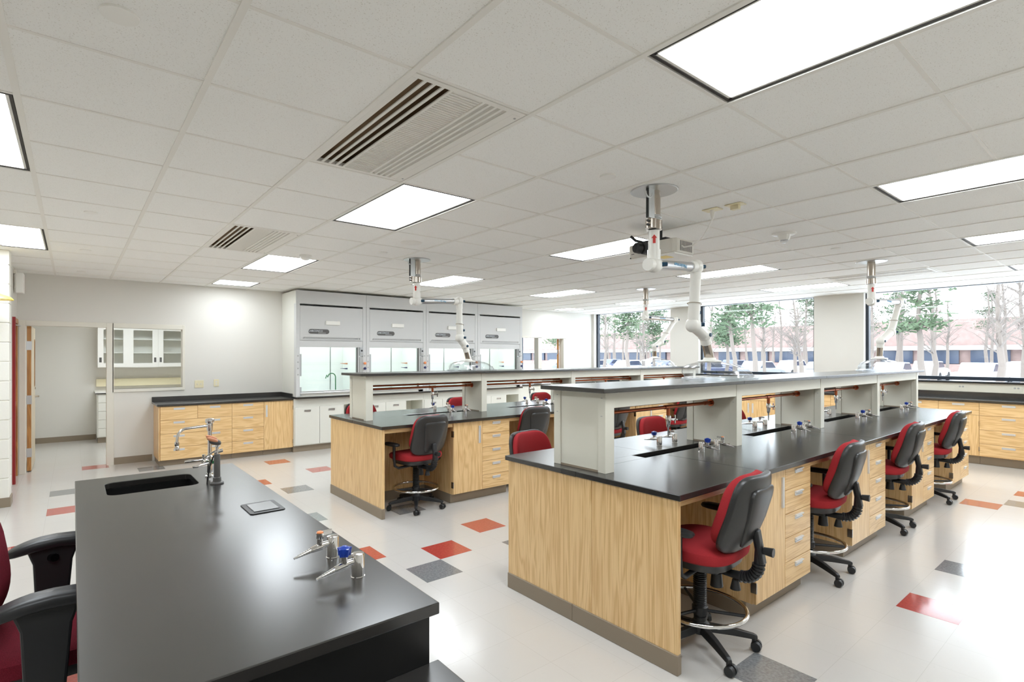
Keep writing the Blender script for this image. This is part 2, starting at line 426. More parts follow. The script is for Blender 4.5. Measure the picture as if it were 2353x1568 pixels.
# the photograph shows the storage room fully lit from inside: its own fixture, out of sight above the door head
t = thing('ceiling_light_offscreen', 'recessed ceiling light of the storage room behind the open door', 'light', (.3, 10.6, 2.5))
part(t, 'frame', MB().box(-.02, 1.22, -.02, .58, -.012, 0), 'tee_white')
part(t, 'lens', MB().box(0, 1.2, 0, .56, -.016, -.012), 'lamp_lens')
def vent(i, j, label):
    x0, y0 = GX + i * G + .014, GY + j * G + .014; w, l = G - .028, 2 * G - .028
    t = thing('ceiling_diffuser', label, 'vent', (x0, y0, ZC), 0, 'slotted air diffusers in the ceiling')
    part(t, 'frame', MB().box(0, w, 0, .03, -.004, .02).box(0, w, l - .03, l, -.004, .02).box(0, .03, .03, l - .03, -.004, .02).box(w - .055, w, .03, l - .03, -.004, .02), 'tee_white', bevel=.002)
    part(t, 'plenum', MB().box(.01, w - .01, .01, l - .01, .080, .084).box(.006, .01, .01, l - .01, .02, .084).box(w - .01, w - .006, .01, l - .01, .02, .084).box(.01, w - .01, .006, .01, .02, .084).box(.01, w - .01, l - .01, l - .006, .02, .084), 'vent_dark', label='brown plenum interior')  # inner faces of the plenum box in one even brown
    xs = .03
    for k in range(4):                        # four open supply slots, thin bars between them
        part(t, 'bar', MB().box(xs + .028, xs + .042, .03, l - .03, -.003, .003), 'tee_white'); xs += .042
    pl = part(t, 'perforated_plate', MB().box(xs, xs + .155, .03, l - .03, .004, .008), 'tee_white')
    rb = MB()
    for k in range(58): yy = .036 + k * (l - .072) / 57; rb.box(xs + .004, xs + .151, yy - .0045, yy + .0045, -.0005, .003)
    part(pl, 'plate_rib', rb, 'tee_white', kind='stuff')
    xs += .155
    for k in range(4):
        part(t, 'bar', MB().box(xs, xs + .014, .03, l - .03, -.003, .03), 'tee_white')
        part(t, 'vane', MB().add([(xs + .014, .03, .04), (xs + .014, l - .03, .04), (xs + .034, l - .03, .002), (xs + .034, .03, .002), (xs + .016, .03, .042), (xs + .016, l - .03, .042), (xs + .036, l - .03, .004), (xs + .036, .03, .004)],
             [(0, 1, 2, 3), (7, 6, 5, 4), (0, 4, 5, 1), (1, 5, 6, 2), (2, 6, 7, 3), (3, 7, 4, 0)]), 'tee_white'); xs += .034
    part(t, 'bar', MB().box(xs, w - .05, .03, l - .03, -.003, .03), 'tee_white')
    part(t, 'screw', MB().cyl((w - .02, .06, -.006), (w - .02, .06, 0), .006, n=10).cyl((w - .02, l - .06, -.006), (w - .02, l - .06, 0), .006, n=10), 'print_grey')
vent(2, -1, 'large slotted air diffuser in front of the light over the island ends')
vent(2, 4, 'slotted air diffuser in line with the storage-room window')
vent(14, -1, 'slotted air diffuser above the far end of the island away from hoods')
vent(14, 4, 'slotted air diffuser above the far end of the island beside hoods')

def disc(name, loc, r, h, m, label, cat, group=None):
    o = part(None, name, MB().lathe([(r * .98, -h), (r, -h * .6), (r, .002)], n=32), m, True, loc=loc); return tag(o, label, cat, group)
GRP = 'concealed sprinkler covers'
disc('sprinkler_cover', (.119, 2.107, ZC), .055, .007, 'white_plastic', 'white round sprinkler cover in line with the teacher bench sink', 'sprinkler', GRP)
disc('sprinkler_cover', (.11, 5.146, ZC), .045, .006, 'white_plastic', 'white round sprinkler cover between teacher bench and storage door', 'sprinkler', GRP)
disc('sprinkler_cover', (.106, 7.02, ZC), .05, .006, 'white_plastic', 'white round sprinkler cover second from the storage-room door', 'sprinkler', GRP)
disc('sprinkler_cover', (.09, 8.82, ZC), .05, .006, 'white_plastic', 'white round sprinkler cover nearest the storage-room door', 'sprinkler', GRP)
disc('sprinkler_cover', (2.595, 5.186, ZC), .05, .012, 'white_plastic', 'white round sprinkler cover beside the extraction arm near the hoods', 'sprinkler', GRP)
disc('sprinkler_cover', (2.576, 2.121, ZC), .05, .012, 'white_plastic', 'white round sprinkler cover beside the projector extraction arm', 'sprinkler', GRP)
disc('sprinkler_cover', (6.15, 2.091, ZC), .045, .008, 'white_plastic', 'white round sprinkler cover between ceiling strobe and far extraction arm', 'sprinkler', GRP)
disc('sprinkler_cover', (9.007, 2.053, ZC), .045, .008, 'white_plastic', 'white round sprinkler cover close to the wide window', 'sprinkler', GRP)
disc('ceiling_speaker', (2.593, 4.575, ZC), .105, .004, 'tee_white', 'flat round speaker grille flush in the ceiling between the islands', 'speaker')
t = thing('smoke_detector', 'white domed smoke detector beside the square-lit ceiling near the hoods', 'detector', (2.006, 5.874, ZC))
part(t, 'base', MB().lathe([(.06, -.018), (.065, -.012), (.065, 0)]), 'white_plastic', True)
part(t, 'dome', MB().lathe([(.012, -.055), (.035, -.05), (.052, -.035), (.055, -.018)]), 'white_plastic', True)
t = thing('ceiling_strobe', 'white ceiling alarm strobe with clear lens over the island away from hoods', 'alarm', (5.043, 2.129, ZC))
part(t, 'base', MB().lathe([(.09, -.012), (.10, -.006), (.10, 0)], n=32), 'white_plastic', True)
part(t, 'body', MB().lathe([(.038, -.06), (.045, -.05), (.055, -.012)]), 'white_plastic', True)
part(t, 'lens', MB().lathe([(.018, -.085), (.03, -.078), (.034, -.06)]), 'clear_acrylic', True)
for (x, y, lb) in ((3.782, 2.114, 'ivory ceiling outlet plate with the projector power plug in it'), (3.79, 1.94, 'ivory ceiling outlet plate with boxy connector, no cable')):
    t = thing('ceiling_outlet', lb, 'outlet', (x, y, ZC), 0, 'ivory outlet plates in the ceiling')
    part(t, 'plate', MB().box(-.045, .045, -.06, .06, -.009, -.002), 'ivory_plastic', bevel=.002)
    if y > 2: part(t, 'plug', MB().lathe([(.006, -.075), (.012, -.06), (.017, -.03), (.017, -.008)], n=14), 'white_plastic', True)
    else: part(t, 'connector', MB().box(-.02, .02, -.03, .03, -.04, -.009), 'ivory_plastic', bevel=.004)

# ---------------- walls
DX0, DX1, DZ = -.506, .392, 2.0            # storage door opening
WX0, WX1, WZ0 = .464, 1.343, 1.094         # storage window opening
OX0, OX1, OX2, OX3, OZ = 8.36, 8.873, 8.975, 9.80, 2.03   # next-room window and door openings
yb0, yb1 = YW, YW + .12
wb = MB()
wb.box(XL, DX0, yb0, yb1, 0, ZC + .1).box(DX0, DX1, yb0, yb1, DZ, ZC + .1).box(DX1, WX0, yb0, yb1, 0, ZC + .1)
wb.box(WX0, WX1, yb0, yb1, 0, WZ0).box(WX0, WX1, yb0, yb1, DZ, ZC + .1).box(WX1, OX0, yb0, yb1, 0, ZC + .1)
wb.box(OX0, OX1, yb0, yb1, 0, 1.0).box(OX0, OX3, yb0, yb1, OZ, ZC + .1).box(OX1, OX2, yb0, yb1, 0, OZ).box(OX3, XW + .2, yb0, yb1, 0, ZC + .1)
struct('wall_back', wb, 'wall_paint', 'cream painted wall behind the fume hoods and oak bench')
# window wall
GXg = 11.0                                  # glass plane
WIN = [(7.10, 9.40), (4.05, 6.39), (-1.35, 3.25)]
SILL = 1.20
ww = MB(); ys = YR - .2
ww.box(XW, XW + .2, YR - .2, YW + .12, 0, SILL - .02)
edges = [YR - .2, WIN[2][0], WIN[2][1], WIN[1][0], WIN[1][1], WIN[0][0], WIN[0][1], YW]
for a, b in ((edges[0], edges[1]), (edges[2], edges[3]), (edges[4], edges[5]), (edges[6], edges[7])): ww.box(XW, XW + .2, a, b, SILL - .02, ZC + .1)
ww.box(XW, XW + .2, YR - .2, YW + .12, ZC - .002, ZC + .3)
# outer wall of the next room
ww.box(XW, XW + .2, YW + .12, 12.8, 0, .9).box(XW, XW + .2, 12.5, 12.8, .9, 2.7).box(XW, XW + .2, YW, 9.95, .9, 2.7).box(XW, XW + .2, YW, 12.8, 2.45, 2.7)
struct('wall_window', ww, 'wall_paint', 'pale painted wall with three large ceiling-high windows')
def win(name, y0, y1, z0, z1, label, mull=()):
    w = struct(name, None, label=label, loc=(GXg, y0, z0)); w['category'] = 'window'
    d = y1 - y0; h = z1 - z0; f = .045
    part(w, 'frame', MB().box(-.05, .04, 0, f, 0, h).box(-.05, .04, d - f, d, 0, h).box(-.05, .04, f, d - f, 0, f + .01).box(-.05, .04, f, d - f, h - .012, h), 'frame_black')
    part(w, 'pane', MB().box(-.004, .004, f, d - f, f, h - .01), 'window_glass')
    for my in mull: part(w, 'mullion', MB().box(-.05, .04, my - y0 - .025, my - y0 + .025, f, h), 'frame_black')
    return w
win('window_2', *WIN[0], SILL, ZC, 'window closest to the fume hoods with a view of bare trees')
win('window_3', *WIN[1], SILL, ZC, 'middle window between two white wall piers')
win('window_4', *WIN[2], SILL, ZC, 'widest window above the oak window bench, trees and cars outside')
win('window_5', 9.95, 12.5, .9, 2.45, 'bright outside window of the adjoining room')
# walls behind the camera and beside the door
struct('wall_rear', MB().box(XB - .2, XW + .2, YR - .2, YR, 0, ZC + .1), 'wall_paint')
struct('wall_teacher', MB().box(XB - .2, XB, YR, 7.8, 0, ZC + .1), 'wall_paint')
struct('wall_door_side', MB().box(XL - .12, XL, 8.62, 8.76, 0, ZC + .1).box(XL - .12, XL, 8.76, 9.42, 2.06, ZC + .1).box(XL - .12, XL, 9.42, YW + .12, 0, ZC + .1).box(XL - .12, XL, 7.7, 8.62, 0, ZC + .1), 'wall_paint')
blk = struct('wall_block', MB().box(XB, -.53, 7.52, 7.72, 0, ZC + .1), 'block_paint', 'white painted concrete block wall corner by the storage door')
bw, bh = .40, .2032
for r in range(13):
    off = 0 if r % 2 == 0 else -.2
    z0 = .10 + r * bh; z1 = min(z0 + bh - .008, ZC)
    if r == 0: z0 = 0
    if z1 - z0 < .03: continue
    x1 = -.52
    for k in range(4):
        w = bw if (k or not off) else .2
        part(blk, 'block', MB().box(x1 - w + .008, x1, 7.51, 7.74, z0, z1), 'block_paint', bevel=.006); x1 -= w
struct('wall_store', MB().box(-.74, -.62, YW + .12, 12.7, 0, 2.6).box(-.74, 2.7, 12.57, 12.7, 0, 2.6).box(2.6, 2.7, YW + .12, 12.7, 0, 2.6), 'wall_paint', 'cream walls of the storage room')
struct('wall_next_room', MB().box(8.0, 8.1, YW + .12, 12.8, 0, 2.7).box(8.0, XW + .2, 12.7, 12.8, 0, 2.7).box(8.0, XW + .2, YW + .12, 12.8, 2.6, 2.7), 'wall_paint')
# baseboards
struct('baseboard_back', MB().box(WX0 - .0, .935, YW - .006, YW, 0, .1), 'vinyl_base', 'brown vinyl baseboard under the storage window')
struct('baseboard_store', MB().box(-.62, .345, 12.562, 12.57, 0, .1), 'vinyl_base', 'brown vinyl baseboard in the storage room')
struct('baseboard_block', MB().box(XB, -.508, 7.498, 7.512, 0, .1).box(-.52, -.508, 7.51, 7.74, 0, .1), 'vinyl_base', 'tan vinyl baseboard round the block wall corner', bevel=.004)
# ---------------- storage door, frame and window
d1 = struct('door_1', None, label='open storage-room door with narrow slot window and lever handle', loc=(DX0, YW, 0)); d1['category'] = 'door'
fw = .055
part(d1, 'jamb', MB().box(-fw, .012, -.018, .135, 0, DZ + fw), 'trim_paint', bevel=.003)
part(d1, 'jamb', MB().box(.886, .972, -.018, .135, 0, DZ + fw), 'trim_paint', bevel=.003)
part(d1, 'door_head', MB().box(.012, .886, -.018, .135, DZ - .012, DZ + fw), 'trim_paint', bevel=.003)
lf = part(d1, 'leaf', MB().box(.018, .062, .14, 1.02, .012, DZ - .015), 'door_edge')
part(lf, 'leaf_face', MB().box(.062, .066, .142, 1.018, .012, DZ - .015), 'door_face')
part(lf, 'slot_window', MB().box(.0655, .069, .80, .90, 1.15, 1.80), 'far_glass')
part(lf, 'slot_bead', MB().box(.066, .071, .78, .80, 1.13, 1.82).box(.066, .071, .90, .92, 1.13, 1.82).box(.066, .071, .80, .90, 1.13, 1.15).box(.066, .071, .80, .90, 1.80, 1.82), 'door_edge')
part(lf, 'lever_handle', MB().cyl((.066, .95, .98), (.115, .95, .98), .013, n=12).cyl((.11, .955, .98), (.11, .84, .98), .010, n=12).cyl((.066, .95, 1.10), (.076, .95, 1.10), .016, n=14), 'steel', True)
for z in (.26, .98, 1.72): part(lf, 'hinge', MB().box(.008, .070, .128, .141, z - .06, z + .06).cyl((.012, .128, z - .06), (.012, .128, z + .06), .008, n=10), 'aluminium')
w1 = struct('window_1', None, label='interior window between lab and storage room beside the door', loc=(WX0, YW, WZ0)); w1['category'] = 'window'
ww_, wh_ = WX1 - WX0, DZ - WZ0
part(w1, 'frame', MB().box(-.016, 0, -.018, .135, -.045, wh_ + .055).box(ww_ - .012, ww_ + .02, -.018, .135, -.045, wh_ + .055).box(0, ww_ - .012, -.018, .135, -.045, 0).box(0, ww_ - .012, -.018, .135, wh_ - .012, wh_ + .055), 'trim_paint', bevel=.003)
part(w1, 'pane', MB().box(0, ww_ - .012, .06, .066, 0, wh_ - .012), 'window_glass')
# red door in the side wall
d2 = struct('door_2', None, label='red-painted door and frame in the side wall by the block corner', loc=(XL, 8.76, 0)); d2['category'] = 'door'
part(d2, 'jamb', MB().box(-.13, .03, 0, .05, 0, 2.06), 'red_paint', bevel=.003)
part(d2, 'jamb', MB().box(-.13, .012, .61, .66, 0, 2.06), 'door_edge', bevel=.003)
part(d2, 'door_head', MB().box(-.13, .02, .05, .61, 2.0, 2.06), 'door_edge', bevel=.003)
part(d2, 'leaf', MB().box(-.10, -.055, .05, .61, .01, 2.0), 'red_paint')
part(d2, 'cross_rail', MB().box(-.055, -.004, .05, .61, .92, .98), 'trim_paint')
part(d2, 'door_closer', MB().box(-.055, .0, .18, .50, 1.90, 1.95).cyl((-.01, .2, 1.975), (.05, .56, 1.975), .006, n=8).cyl((.05, .56, 1.975), (.0, .64, 1.975), .006, n=8), 'aluminium')
# next-room door and window
d3 = struct('door_3', None, label='doorway to the adjoining room at the window end of hood wall', loc=(OX2, YW, 0)); d3['category'] = 'door'
part(d3, 'jamb', MB().box(-.10, .02, -.015, .135, 0, OZ), 'trim_paint')
part(d3, 'jamb', MB().box(.78, .87, -.015, .135, 0, OZ), 'trim_paint')
part(d3, 'door_head', MB().box(-.62, .87, -.015, .135, OZ - .01, OZ + .03), 'trim_paint')
lf = part(d3, 'leaf', MB().prism([(.70, .15), (.735, .115), (1.30, .68), (1.265, .715)], .01, OZ - .02), 'door_edge')
part(lf, 'hinge', MB().box(.69, .755, .128, .142, 1.62, 1.74), 'aluminium')
w6 = struct('window_6', None, label='narrow interior window beside the adjoining-room doorway', loc=(OX0, YW, 1.0)); w6['category'] = 'window'
part(w6, 'frame', MB().box(-.03, .03, .03, .10, 0, 1.02).box(.03, .42, .03, .10, 0, .03), 'frame_black')
part(w6, 'pane', MB().box(.03, .42, .06, .066, .03, 1.02), 'window_glass')
# wall plates
def plate(x, z, w, kind, label):
    t = thing('outlet_plate' if kind == 'o' else 'switch_plate', label, 'outlet' if kind == 'o' else 'switch', (x, YW, z), 0, 'ivory wall plates over the oak bench')
    part(t, 'plate', MB().box(-w / 2, w / 2, -.007, 0, -.058, .058), 'ivory_plastic', bevel=.002)
    if kind == 's':
        for dx in (-.025, .025): part(t, 'toggle', MB().box(dx - .006, dx + .006, -.016, -.007, -.012, .012), 'trim_paint')
    else:
        for dz in (-.02, .02): part(t, 'socket', MB().cyl((0, -.010, dz), (0, -.007, dz), .016, n=16), 'trim_paint')
plate(1.562, 1.135, .125, 's', 'ivory double switch plate above the oak wall bench')
plate(1.806, 1.145, .075, 'o', 'ivory single outlet plate above the oak wall bench')
# exit box on the side wall, safety shower
t = thing('box_speaker', 'white box speaker on a bracket high beside the storage door', 'speaker', (-.55, 8.9, 2.42))
part(t, 'box', MB().box(-.01, .07, -.02, .16, -.05, .20), 'white_plastic', bevel=.01)
part(t, 'bracket', MB().box(-.05, .0, .03, .09, .19, .24), 'tee_white')
t = thing('safety_shower', 'yellow safety shower dish in front of the block wall', 'shower', (-.60, 7.22, ZC))
part(t, 'pipe', MB().cyl((0, 0, -.5), (0, 0, 0), .018, n=14), 'steel', True)
part(t, 'flange', MB().lathe([(.045, -.008), (.05, 0)]), 'steel', True)
part(t, 'dish', MB().lathe([(.132, -.55), (.136, -.545), (.12, -.525), (.09, -.505), (.04, -.49), (.02, -.47)], n=36), 'yellow_plastic', True)

# ================================================================== CABINETS (local: front face at y=0 looking -y, x along the run)
def pull(parent, cx, cz, w=.11, vertical=False, y=0):
    if vertical: mb = MB().box(cx - .013, cx + .013, y - .0035, y, cz - w / 2, cz + w / 2).box(cx - .013, cx - .007, y - .012, y - .0035, cz - w / 2, cz + w / 2).box(cx + .007, cx + .013, y - .008, y - .0035, cz - w / 2, cz + w / 2)
    else: mb = MB().box(cx - w / 2, cx + w / 2, y - .0035, y, cz - .014, cz + .014).box(cx - w / 2, cx + w / 2, y - .014, y - .0035, cz + .007, cz + .014).box(cx - w / 2, cx + w / 2, y - .007, y - .0035, cz - .014, cz - .009)
    p = part(parent, 'pull', mb, 'pull_metal')
    sl = MB().box(cx - .006, cx + .006, y - .0045, y - .0034, cz - w / 2 + .006, cz + w / 2 - .006) if vertical else MB().box(cx - w / 2 + .006, cx + w / 2 - .006, y - .0045, y - .0034, cz - .008, cz + .006)
    part(parent, 'pull_recess', sl, 'pull_metal')
def cabinet(name, label, loc, rz, w, depth, z0, z1, cols, group, woodax='x', kick=.10, inset=.06, body='oak_z', front='oak', kickm='vinyl_base', pullw=.11, kicksides=True, cat='cabinet'):
    t = thing(name, label, cat, loc, rz, group)
    part(t, 'body', MB().box(.001, w - .001, .021, depth, z0, z1), body)
    part(t, 'toe_kick', MB().box(.0005, w - .0005, inset, depth - .01, 0, z0), kickm, bevel=.004)
    g = .0018
    for c in cols:
        x0, x1, kind = c[0], c[1], c[2]
        if kind == 'drawers':
            zs = c[3]; np_ = c[4] if len(c) > 4 else 1
            for k in range(len(zs) - 1):
                fx = [(x0, x1)]
                if len(c) > 5 and k == 0: fx = c[5]                     # split top row
                for a, b in fx:
                    d = part(t, 'drawer', MB().box(a + g, b - g, 0, .02, zs[k + 1] + g, zs[k] - g), front + '_' + woodax if front == 'oak' else front, bevel=.0015)
                    m_ = [(a + b) / 2] if (np_ == 1 or len(fx) > 1) else [a + (b - a) * .25, a + (b - a) * .75]
                    for px in m_: pull(d, px, zs[k] - .038, pullw)
        else:
            zt, zb, hinge = c[3], c[4], c[5]
            d = part(t, 'door', MB().box(x0 + g, x1 - g, 0, .02, zb + g, zt - g), 'oak_z' if front == 'oak' else front, bevel=.0015)
            hx = x1 - .042 if hinge == 'l' else x0 + .042
            if c[2] == 'door': pull(d, hx, zt - .15, .19, True)
            else: pull(d, (x0 + x1) / 2, zt - .06, .09)
            for hz in (zb + .10, zt - .12):
                xx = x0 + .001 if hinge == 'l' else x1 - .001
                part(d, 'hinge', MB().box(xx - .006, xx + .006, -.004, .03, hz - .032, hz + .032), 'steel')
    return t

# ---------------- oak wall bench under the storage window
ZB = [.853, .657, .461, .263, .083]
X0 = .965
GB = 'oak cabinets of the wall bench'
cabinet('drawer_cabinet', 'wide oak cabinet with two small drawers over three wide ones', (X0, 8.86, 0), 0, 1.907 - X0, .60, .083, .86, [(.006, 1.907 - X0, 'drawers', ZB, 2, [(.006, 1.443 - X0), (1.443 - X0, 1.907 - X0)])], GB, pullw=.14)
cabinet('drawer_cabinet', 'narrow oak four-drawer cabinet in the wall bench', (1.907, 8.86, 0), 0, .462, .60, .083, .86, [(0, .462, 'drawers', ZB)], GB, pullw=.14)
cabinet('base_cabinet', 'single-door oak cabinet against the fume hood base', (2.369, 8.86, 0), 0, .455, .60, .083, .86, [(0, .455, 'door', .853, .083, 'r')], GB)
tag(part(None, 'cabinet_end_panel', MB().box(-.012, 0, .0, .60, .083, .86), 'oak_z', loc=(X0, 8.86, 0)), 'plain oak side panel closing the wall bench by the storage room', 'panel')
t = thing('bench_worktop', 'black worktop with upstand on the oak wall bench', 'worktop', (.93, 8.83, .86))
part(t, 'slab', MB().box(0, 1.893, 0, .64, 0, .03), 'black_epoxy', bevel=.003)
part(t, 'upstand', MB().box(0, 1.893, .618, .64, .03, .10), 'black_epoxy', bevel=.003)
part(t, 'upstand', MB().box(1.872, 1.893, .05, .618, .03, .10), 'black_epoxy', bevel=.003)

# ---------------- fume hoods
HY = 8.72; HW = 1.2192; HX0 = 2.824
for k in range(4):
    x = HX0 + k * HW
    nm = ['closest to the oak wall bench', 'second from the oak wall bench', 'third from the oak wall bench', 'closest to the windows'][k]
    # base cabinet: two doors and an open cubby
    t = thing('hood_base_cabinet', 'white two-door cabinet with cubby under the hood ' + nm, 'cabinet', (x, 8.80, 0), 0, 'white cabinets under the fume hoods')
    part(t, 'toe_kick', MB().box(0, HW, .05, .6, 0, .10), 'vinyl_base')
    part(t, 'apron', MB().box(.001, HW - .001, .02, .66, .74, .875), 'cabinet_white')
    part(t, 'body', MB().box(.001, .835, .021, .66, .10, .74), 'cabinet_white')
    part(t, 'cubby', MB().box(.835, .85, .02, .66, .10, .74).box(HW - .02, HW - .001, .02, .66, .10, .74).box(.85, HW - .02, .45, .66, .10, .74).box(.85, HW - .02, .02, .45, .10, .40), 'cabinet_white')
    for a, b, hg in ((.01, .42, 'l'), (.42, .83, 'r')):
        d = part(t, 'door', MB().box(a + .003, b - .003, 0, .02, .115, .735), 'cabinet_white', bevel=.002)
        c_ = (a + b) / 2
        part(d, 'recessed_pull', MB().box(c_ - .055, c_ + .055, -.012, 0, .683, .69).box(c_ - .055, c_ + .055, -.007, 0, .655, .661).box(c_ - .055, c_ - .046, -.009, 0, .661, .683).box(c_ + .046, c_ + .055, -.009, 0, .661, .683), 'aluminium')
        part(d, 'pull_cup', MB().box(c_ - .046, c_ + .046, -.001, 0, .661, .683), 'aluminium')
    hd = thing('fume_hood', 'grey fume hood with lit white interior, ' + nm, 'fume hood', (x, HY, .91), 0, 'row of four fume hoods')
    z = lambda a: a - .91
    e = .002
    part(hd, 'side_wall', MB().box(e + .003, .03, .006, .745, 0, z(2.65)), 'cabinet_white')
    part(hd, 'side_wall', MB().box(HW - .03, HW - e - .003, .006, .745, 0, z(2.65)), 'cabinet_white')
    part(hd, 'front_post', MB().box(e, .062, -.004, .10, 0, z(2.434)), 'hood_grey', bevel=.003)
    part(hd, 'front_post', MB().box(HW - .066, HW - e, -.004, .10, 0, z(2.434)), 'hood_grey', bevel=.003)
    part(hd, 'inner_post', MB().box(HW - .155, HW - .066, .012, .10, 0, z(1.73)), 'hood_liner')
    part(hd, 'top_fascia', MB().box(e, HW - e, -.004, .02, z(2.434), z(2.65)), 'hood_grey', bevel=.002)
    part(hd, 'top_panel', MB().box(e, HW - e, .02, .745, z(2.643), z(2.65)), 'cabinet_white')
    X0p, X1p = .064, HW - .068
    ap = part(hd, 'access_panel', MB().box(X0p, X1p, -.002, .012, z(1.892), z(2.402)), 'hood_grey')
    part(ap, 'panel_foot', MB().box(X0p, X1p, -.002, .012, z(1.835), z(1.862)).box(X0p, .12, -.002, .012, z(1.862), z(1.892)).box(.12 + 56 * .0172 + .017, X1p, -.002, .012, z(1.862), z(1.892)), 'hood_grey')
    gr = MB()                                  # open grille: slanted bars with real gaps between them
    for q in range(57):
        xx = .1095 + q * .0172; gr.prism([(xx, z(1.862)), (xx + .0095, z(1.862)), (xx + .0185, z(1.892)), (xx + .009, z(1.892))], -.002, .012, 'y')
    part(ap, 'grille_bar', gr, 'hood_grey', kind='stuff')
    part(hd, 'grille_light_stop', MB().box(.03, HW - .03, .05, .056, z(1.73), z(2.0)), 'hood_grey')  # added plate, keeps the hood lamp from shining out through the grille
    part(ap, 'panel_lip', MB().box(.09, HW - .09, -.016, 0, z(1.846), z(1.850)), 'hood_grey')
    part(ap, 'alarm_box', MB().box(.49, .73, -.03, 0, z(2.10), z(2.165)), 'white_plastic', bevel=.005)
    npl = part(ap, 'nameplate', MB().prism([(.375 + sx * (.135 + .038 * math.cos(a)), z(1.985) + .038 * math.sin(a)) for sx in (1,) for a in [(-PI / 2 + PI * i / 10) for i in range(11)]] + [(.375 - .135 - .038 * math.cos(a), z(1.985) + .038 * math.sin(a)) for a in [(PI / 2 - PI * i / 10) for i in range(11)]], -.01, 0, 'y'), 'grey_plastic')
    text_mesh('nameplate_print', 'LABCONCO', .042, 'print_light', npl, Matrix.Translation((.32, -.0108, z(1.992))) @ Matrix.Rotation(PI / 2, 4, 'X'))
    part(npl, 'nameplate_line', MB().box(.36, .49, -.011, -.0098, z(1.958), z(1.966)), 'print_grey')
    part(hd, 'valance', MB().box(.062, HW - .066, .002, .03, z(1.725), z(1.832)), 'hood_grey', bevel=.002)
    part(hd, 'ceiling_panel', MB().box(.03, HW - .03, .03, .745, z(1.98), z(2.0)), 'hood_liner')
    part(hd, 'back_wall', MB().box(.03, HW - .03, .72, .745, 0, z(2.645)), 'hood_liner')
    part(hd, 'baffle', MB().box(.06, HW - .40, .66, .67, .03, z(1.80)), 'hood_liner')
    part(hd, 'baffle', MB().box(HW - .39, HW - .06, .64, .65, .03, z(1.80)), 'hood_liner')
    part(hd, 'liner', MB().box(.062, .07, .10, .72, 0, z(1.98)).box(HW - .16, HW - .155, .10, .72, 0, z(1.98)), 'hood_liner')
    part(hd, 'hood_lamp', MB().box(.15, HW - .22, .22, .34, z(1.965), z(1.978)), 'hood_tube')
    part(hd, 'work_surface', MB().box(.03, HW - .03, .03, .72, -.002, .012), 'hood_liner')
    part(hd, 'airfoil', MB().box(.062, HW - .066, -.01, .04, .035, .07), 'galvanised', bevel=.008)
    part(hd, 'lower_fascia', MB().box(.062, HW - .066, .012, .02, 0, .035), 'cabinet_white')
    sa = part(hd, 'sash', MB().box(.095, HW - .155, .034, .04, .085, z(1.73)), 'window_glass')
    part(sa, 'sash_rail', MB().box(.075, HW - .155, .022, .05, .07, .092), 'galvanised', bevel=.003)
    part(hd, 'sash_guide', MB().box(.064, .09, -.002, .03, z(1.25), z(1.61)).box(.064, .09, -.002, .03, .02, .16), 'ring_grey')
    part(hd, 'sash_edge', MB().box(HW - .165, HW - .155, .0, .06, .02, z(1.73)), 'grey_plastic')
    mo = part(hd, 'airflow_monitor', MB().box(HW - .128, HW - .07, -.03, .02, z(1.58), z(1.73)), 'ring_grey', bevel=.003)
    part(mo, 'monitor_dial', MB().cyl((HW - .098, -.034, z(1.67)), (HW - .098, -.028, z(1.67)), .017, n=16), 'black_plastic')
    part(mo, 'monitor_buttons', MB().box(HW - .118, HW - .082, -.033, -.029, z(1.595), z(1.63)), 'print_grey')
    part(hd, 'switch_strip', MB().box(HW - .128, HW - .07, -.012, .02, z(1.10), z(1.56)), 'print_grey')
    for i, (zz, mm) in enumerate(((1.45, 'orange_plastic'), (1.36, 'navy_plastic'), (1.28, 'chrome'))):
        kb = part(hd, 'service_knob', MB().lathe([(.012, -.04), (.022, -.034), (.024, -.02), (.014, -.012), (.018, 0)], (HW - .035, -.004, z(zz)), 12, 'y').box(HW - .062, HW - .03, -.036, -.022, z(zz) - .008, z(zz) + .008), mm, True)
    for i in range(4):
        part(hd, 'plug_button', MB().cyl((.031, -.007, z(1.58) - i * .102), (.031, -.003, z(1.58) - i * .102), .013, n=14), 'print_grey')
    part(hd, 'plug_button', MB().cyl((HW - .035, -.007, z(1.58)), (HW - .035, -.003, z(1.58)), .012, n=14), 'print_grey')
    for zz, mm in ((1.44, 'peach_plastic'), (1.35, 'navy_plastic')):
        part(hd, 'service_nozzle', MB().cyl((HW - .16, .45, z(zz)), (HW - .205, .45, z(zz)), .014, .010, 10).cyl((HW - .205, .45, z(zz)), (HW - .29, .45, z(zz) + .006), .008, .003, 10), mm, True)
    if k == 0:
        fa = part(hd, 'gooseneck_tap', MB().tube([(.86, .5, .012), (.86, .5, z(1.20))] + arc((.79, .5, z(1.20)), .07, 0, PI, 10)[1:] + [(.70, .5, z(1.24)), (.68, .5, z(1.18))], .009, 10), 'green_plastic', True)
        part(fa, 'tap_base', MB().box(.83, .90, .48, .52, .012, .05), 'green_plastic')
t = thing('hood_worktop', 'thin black worktop running under all four fume hoods', 'worktop', (HX0, 8.70, .876))
part(t, 'slab', MB().box(0, 4 * HW, 0, .765, 0, .033), 'black_epoxy', bevel=.003)

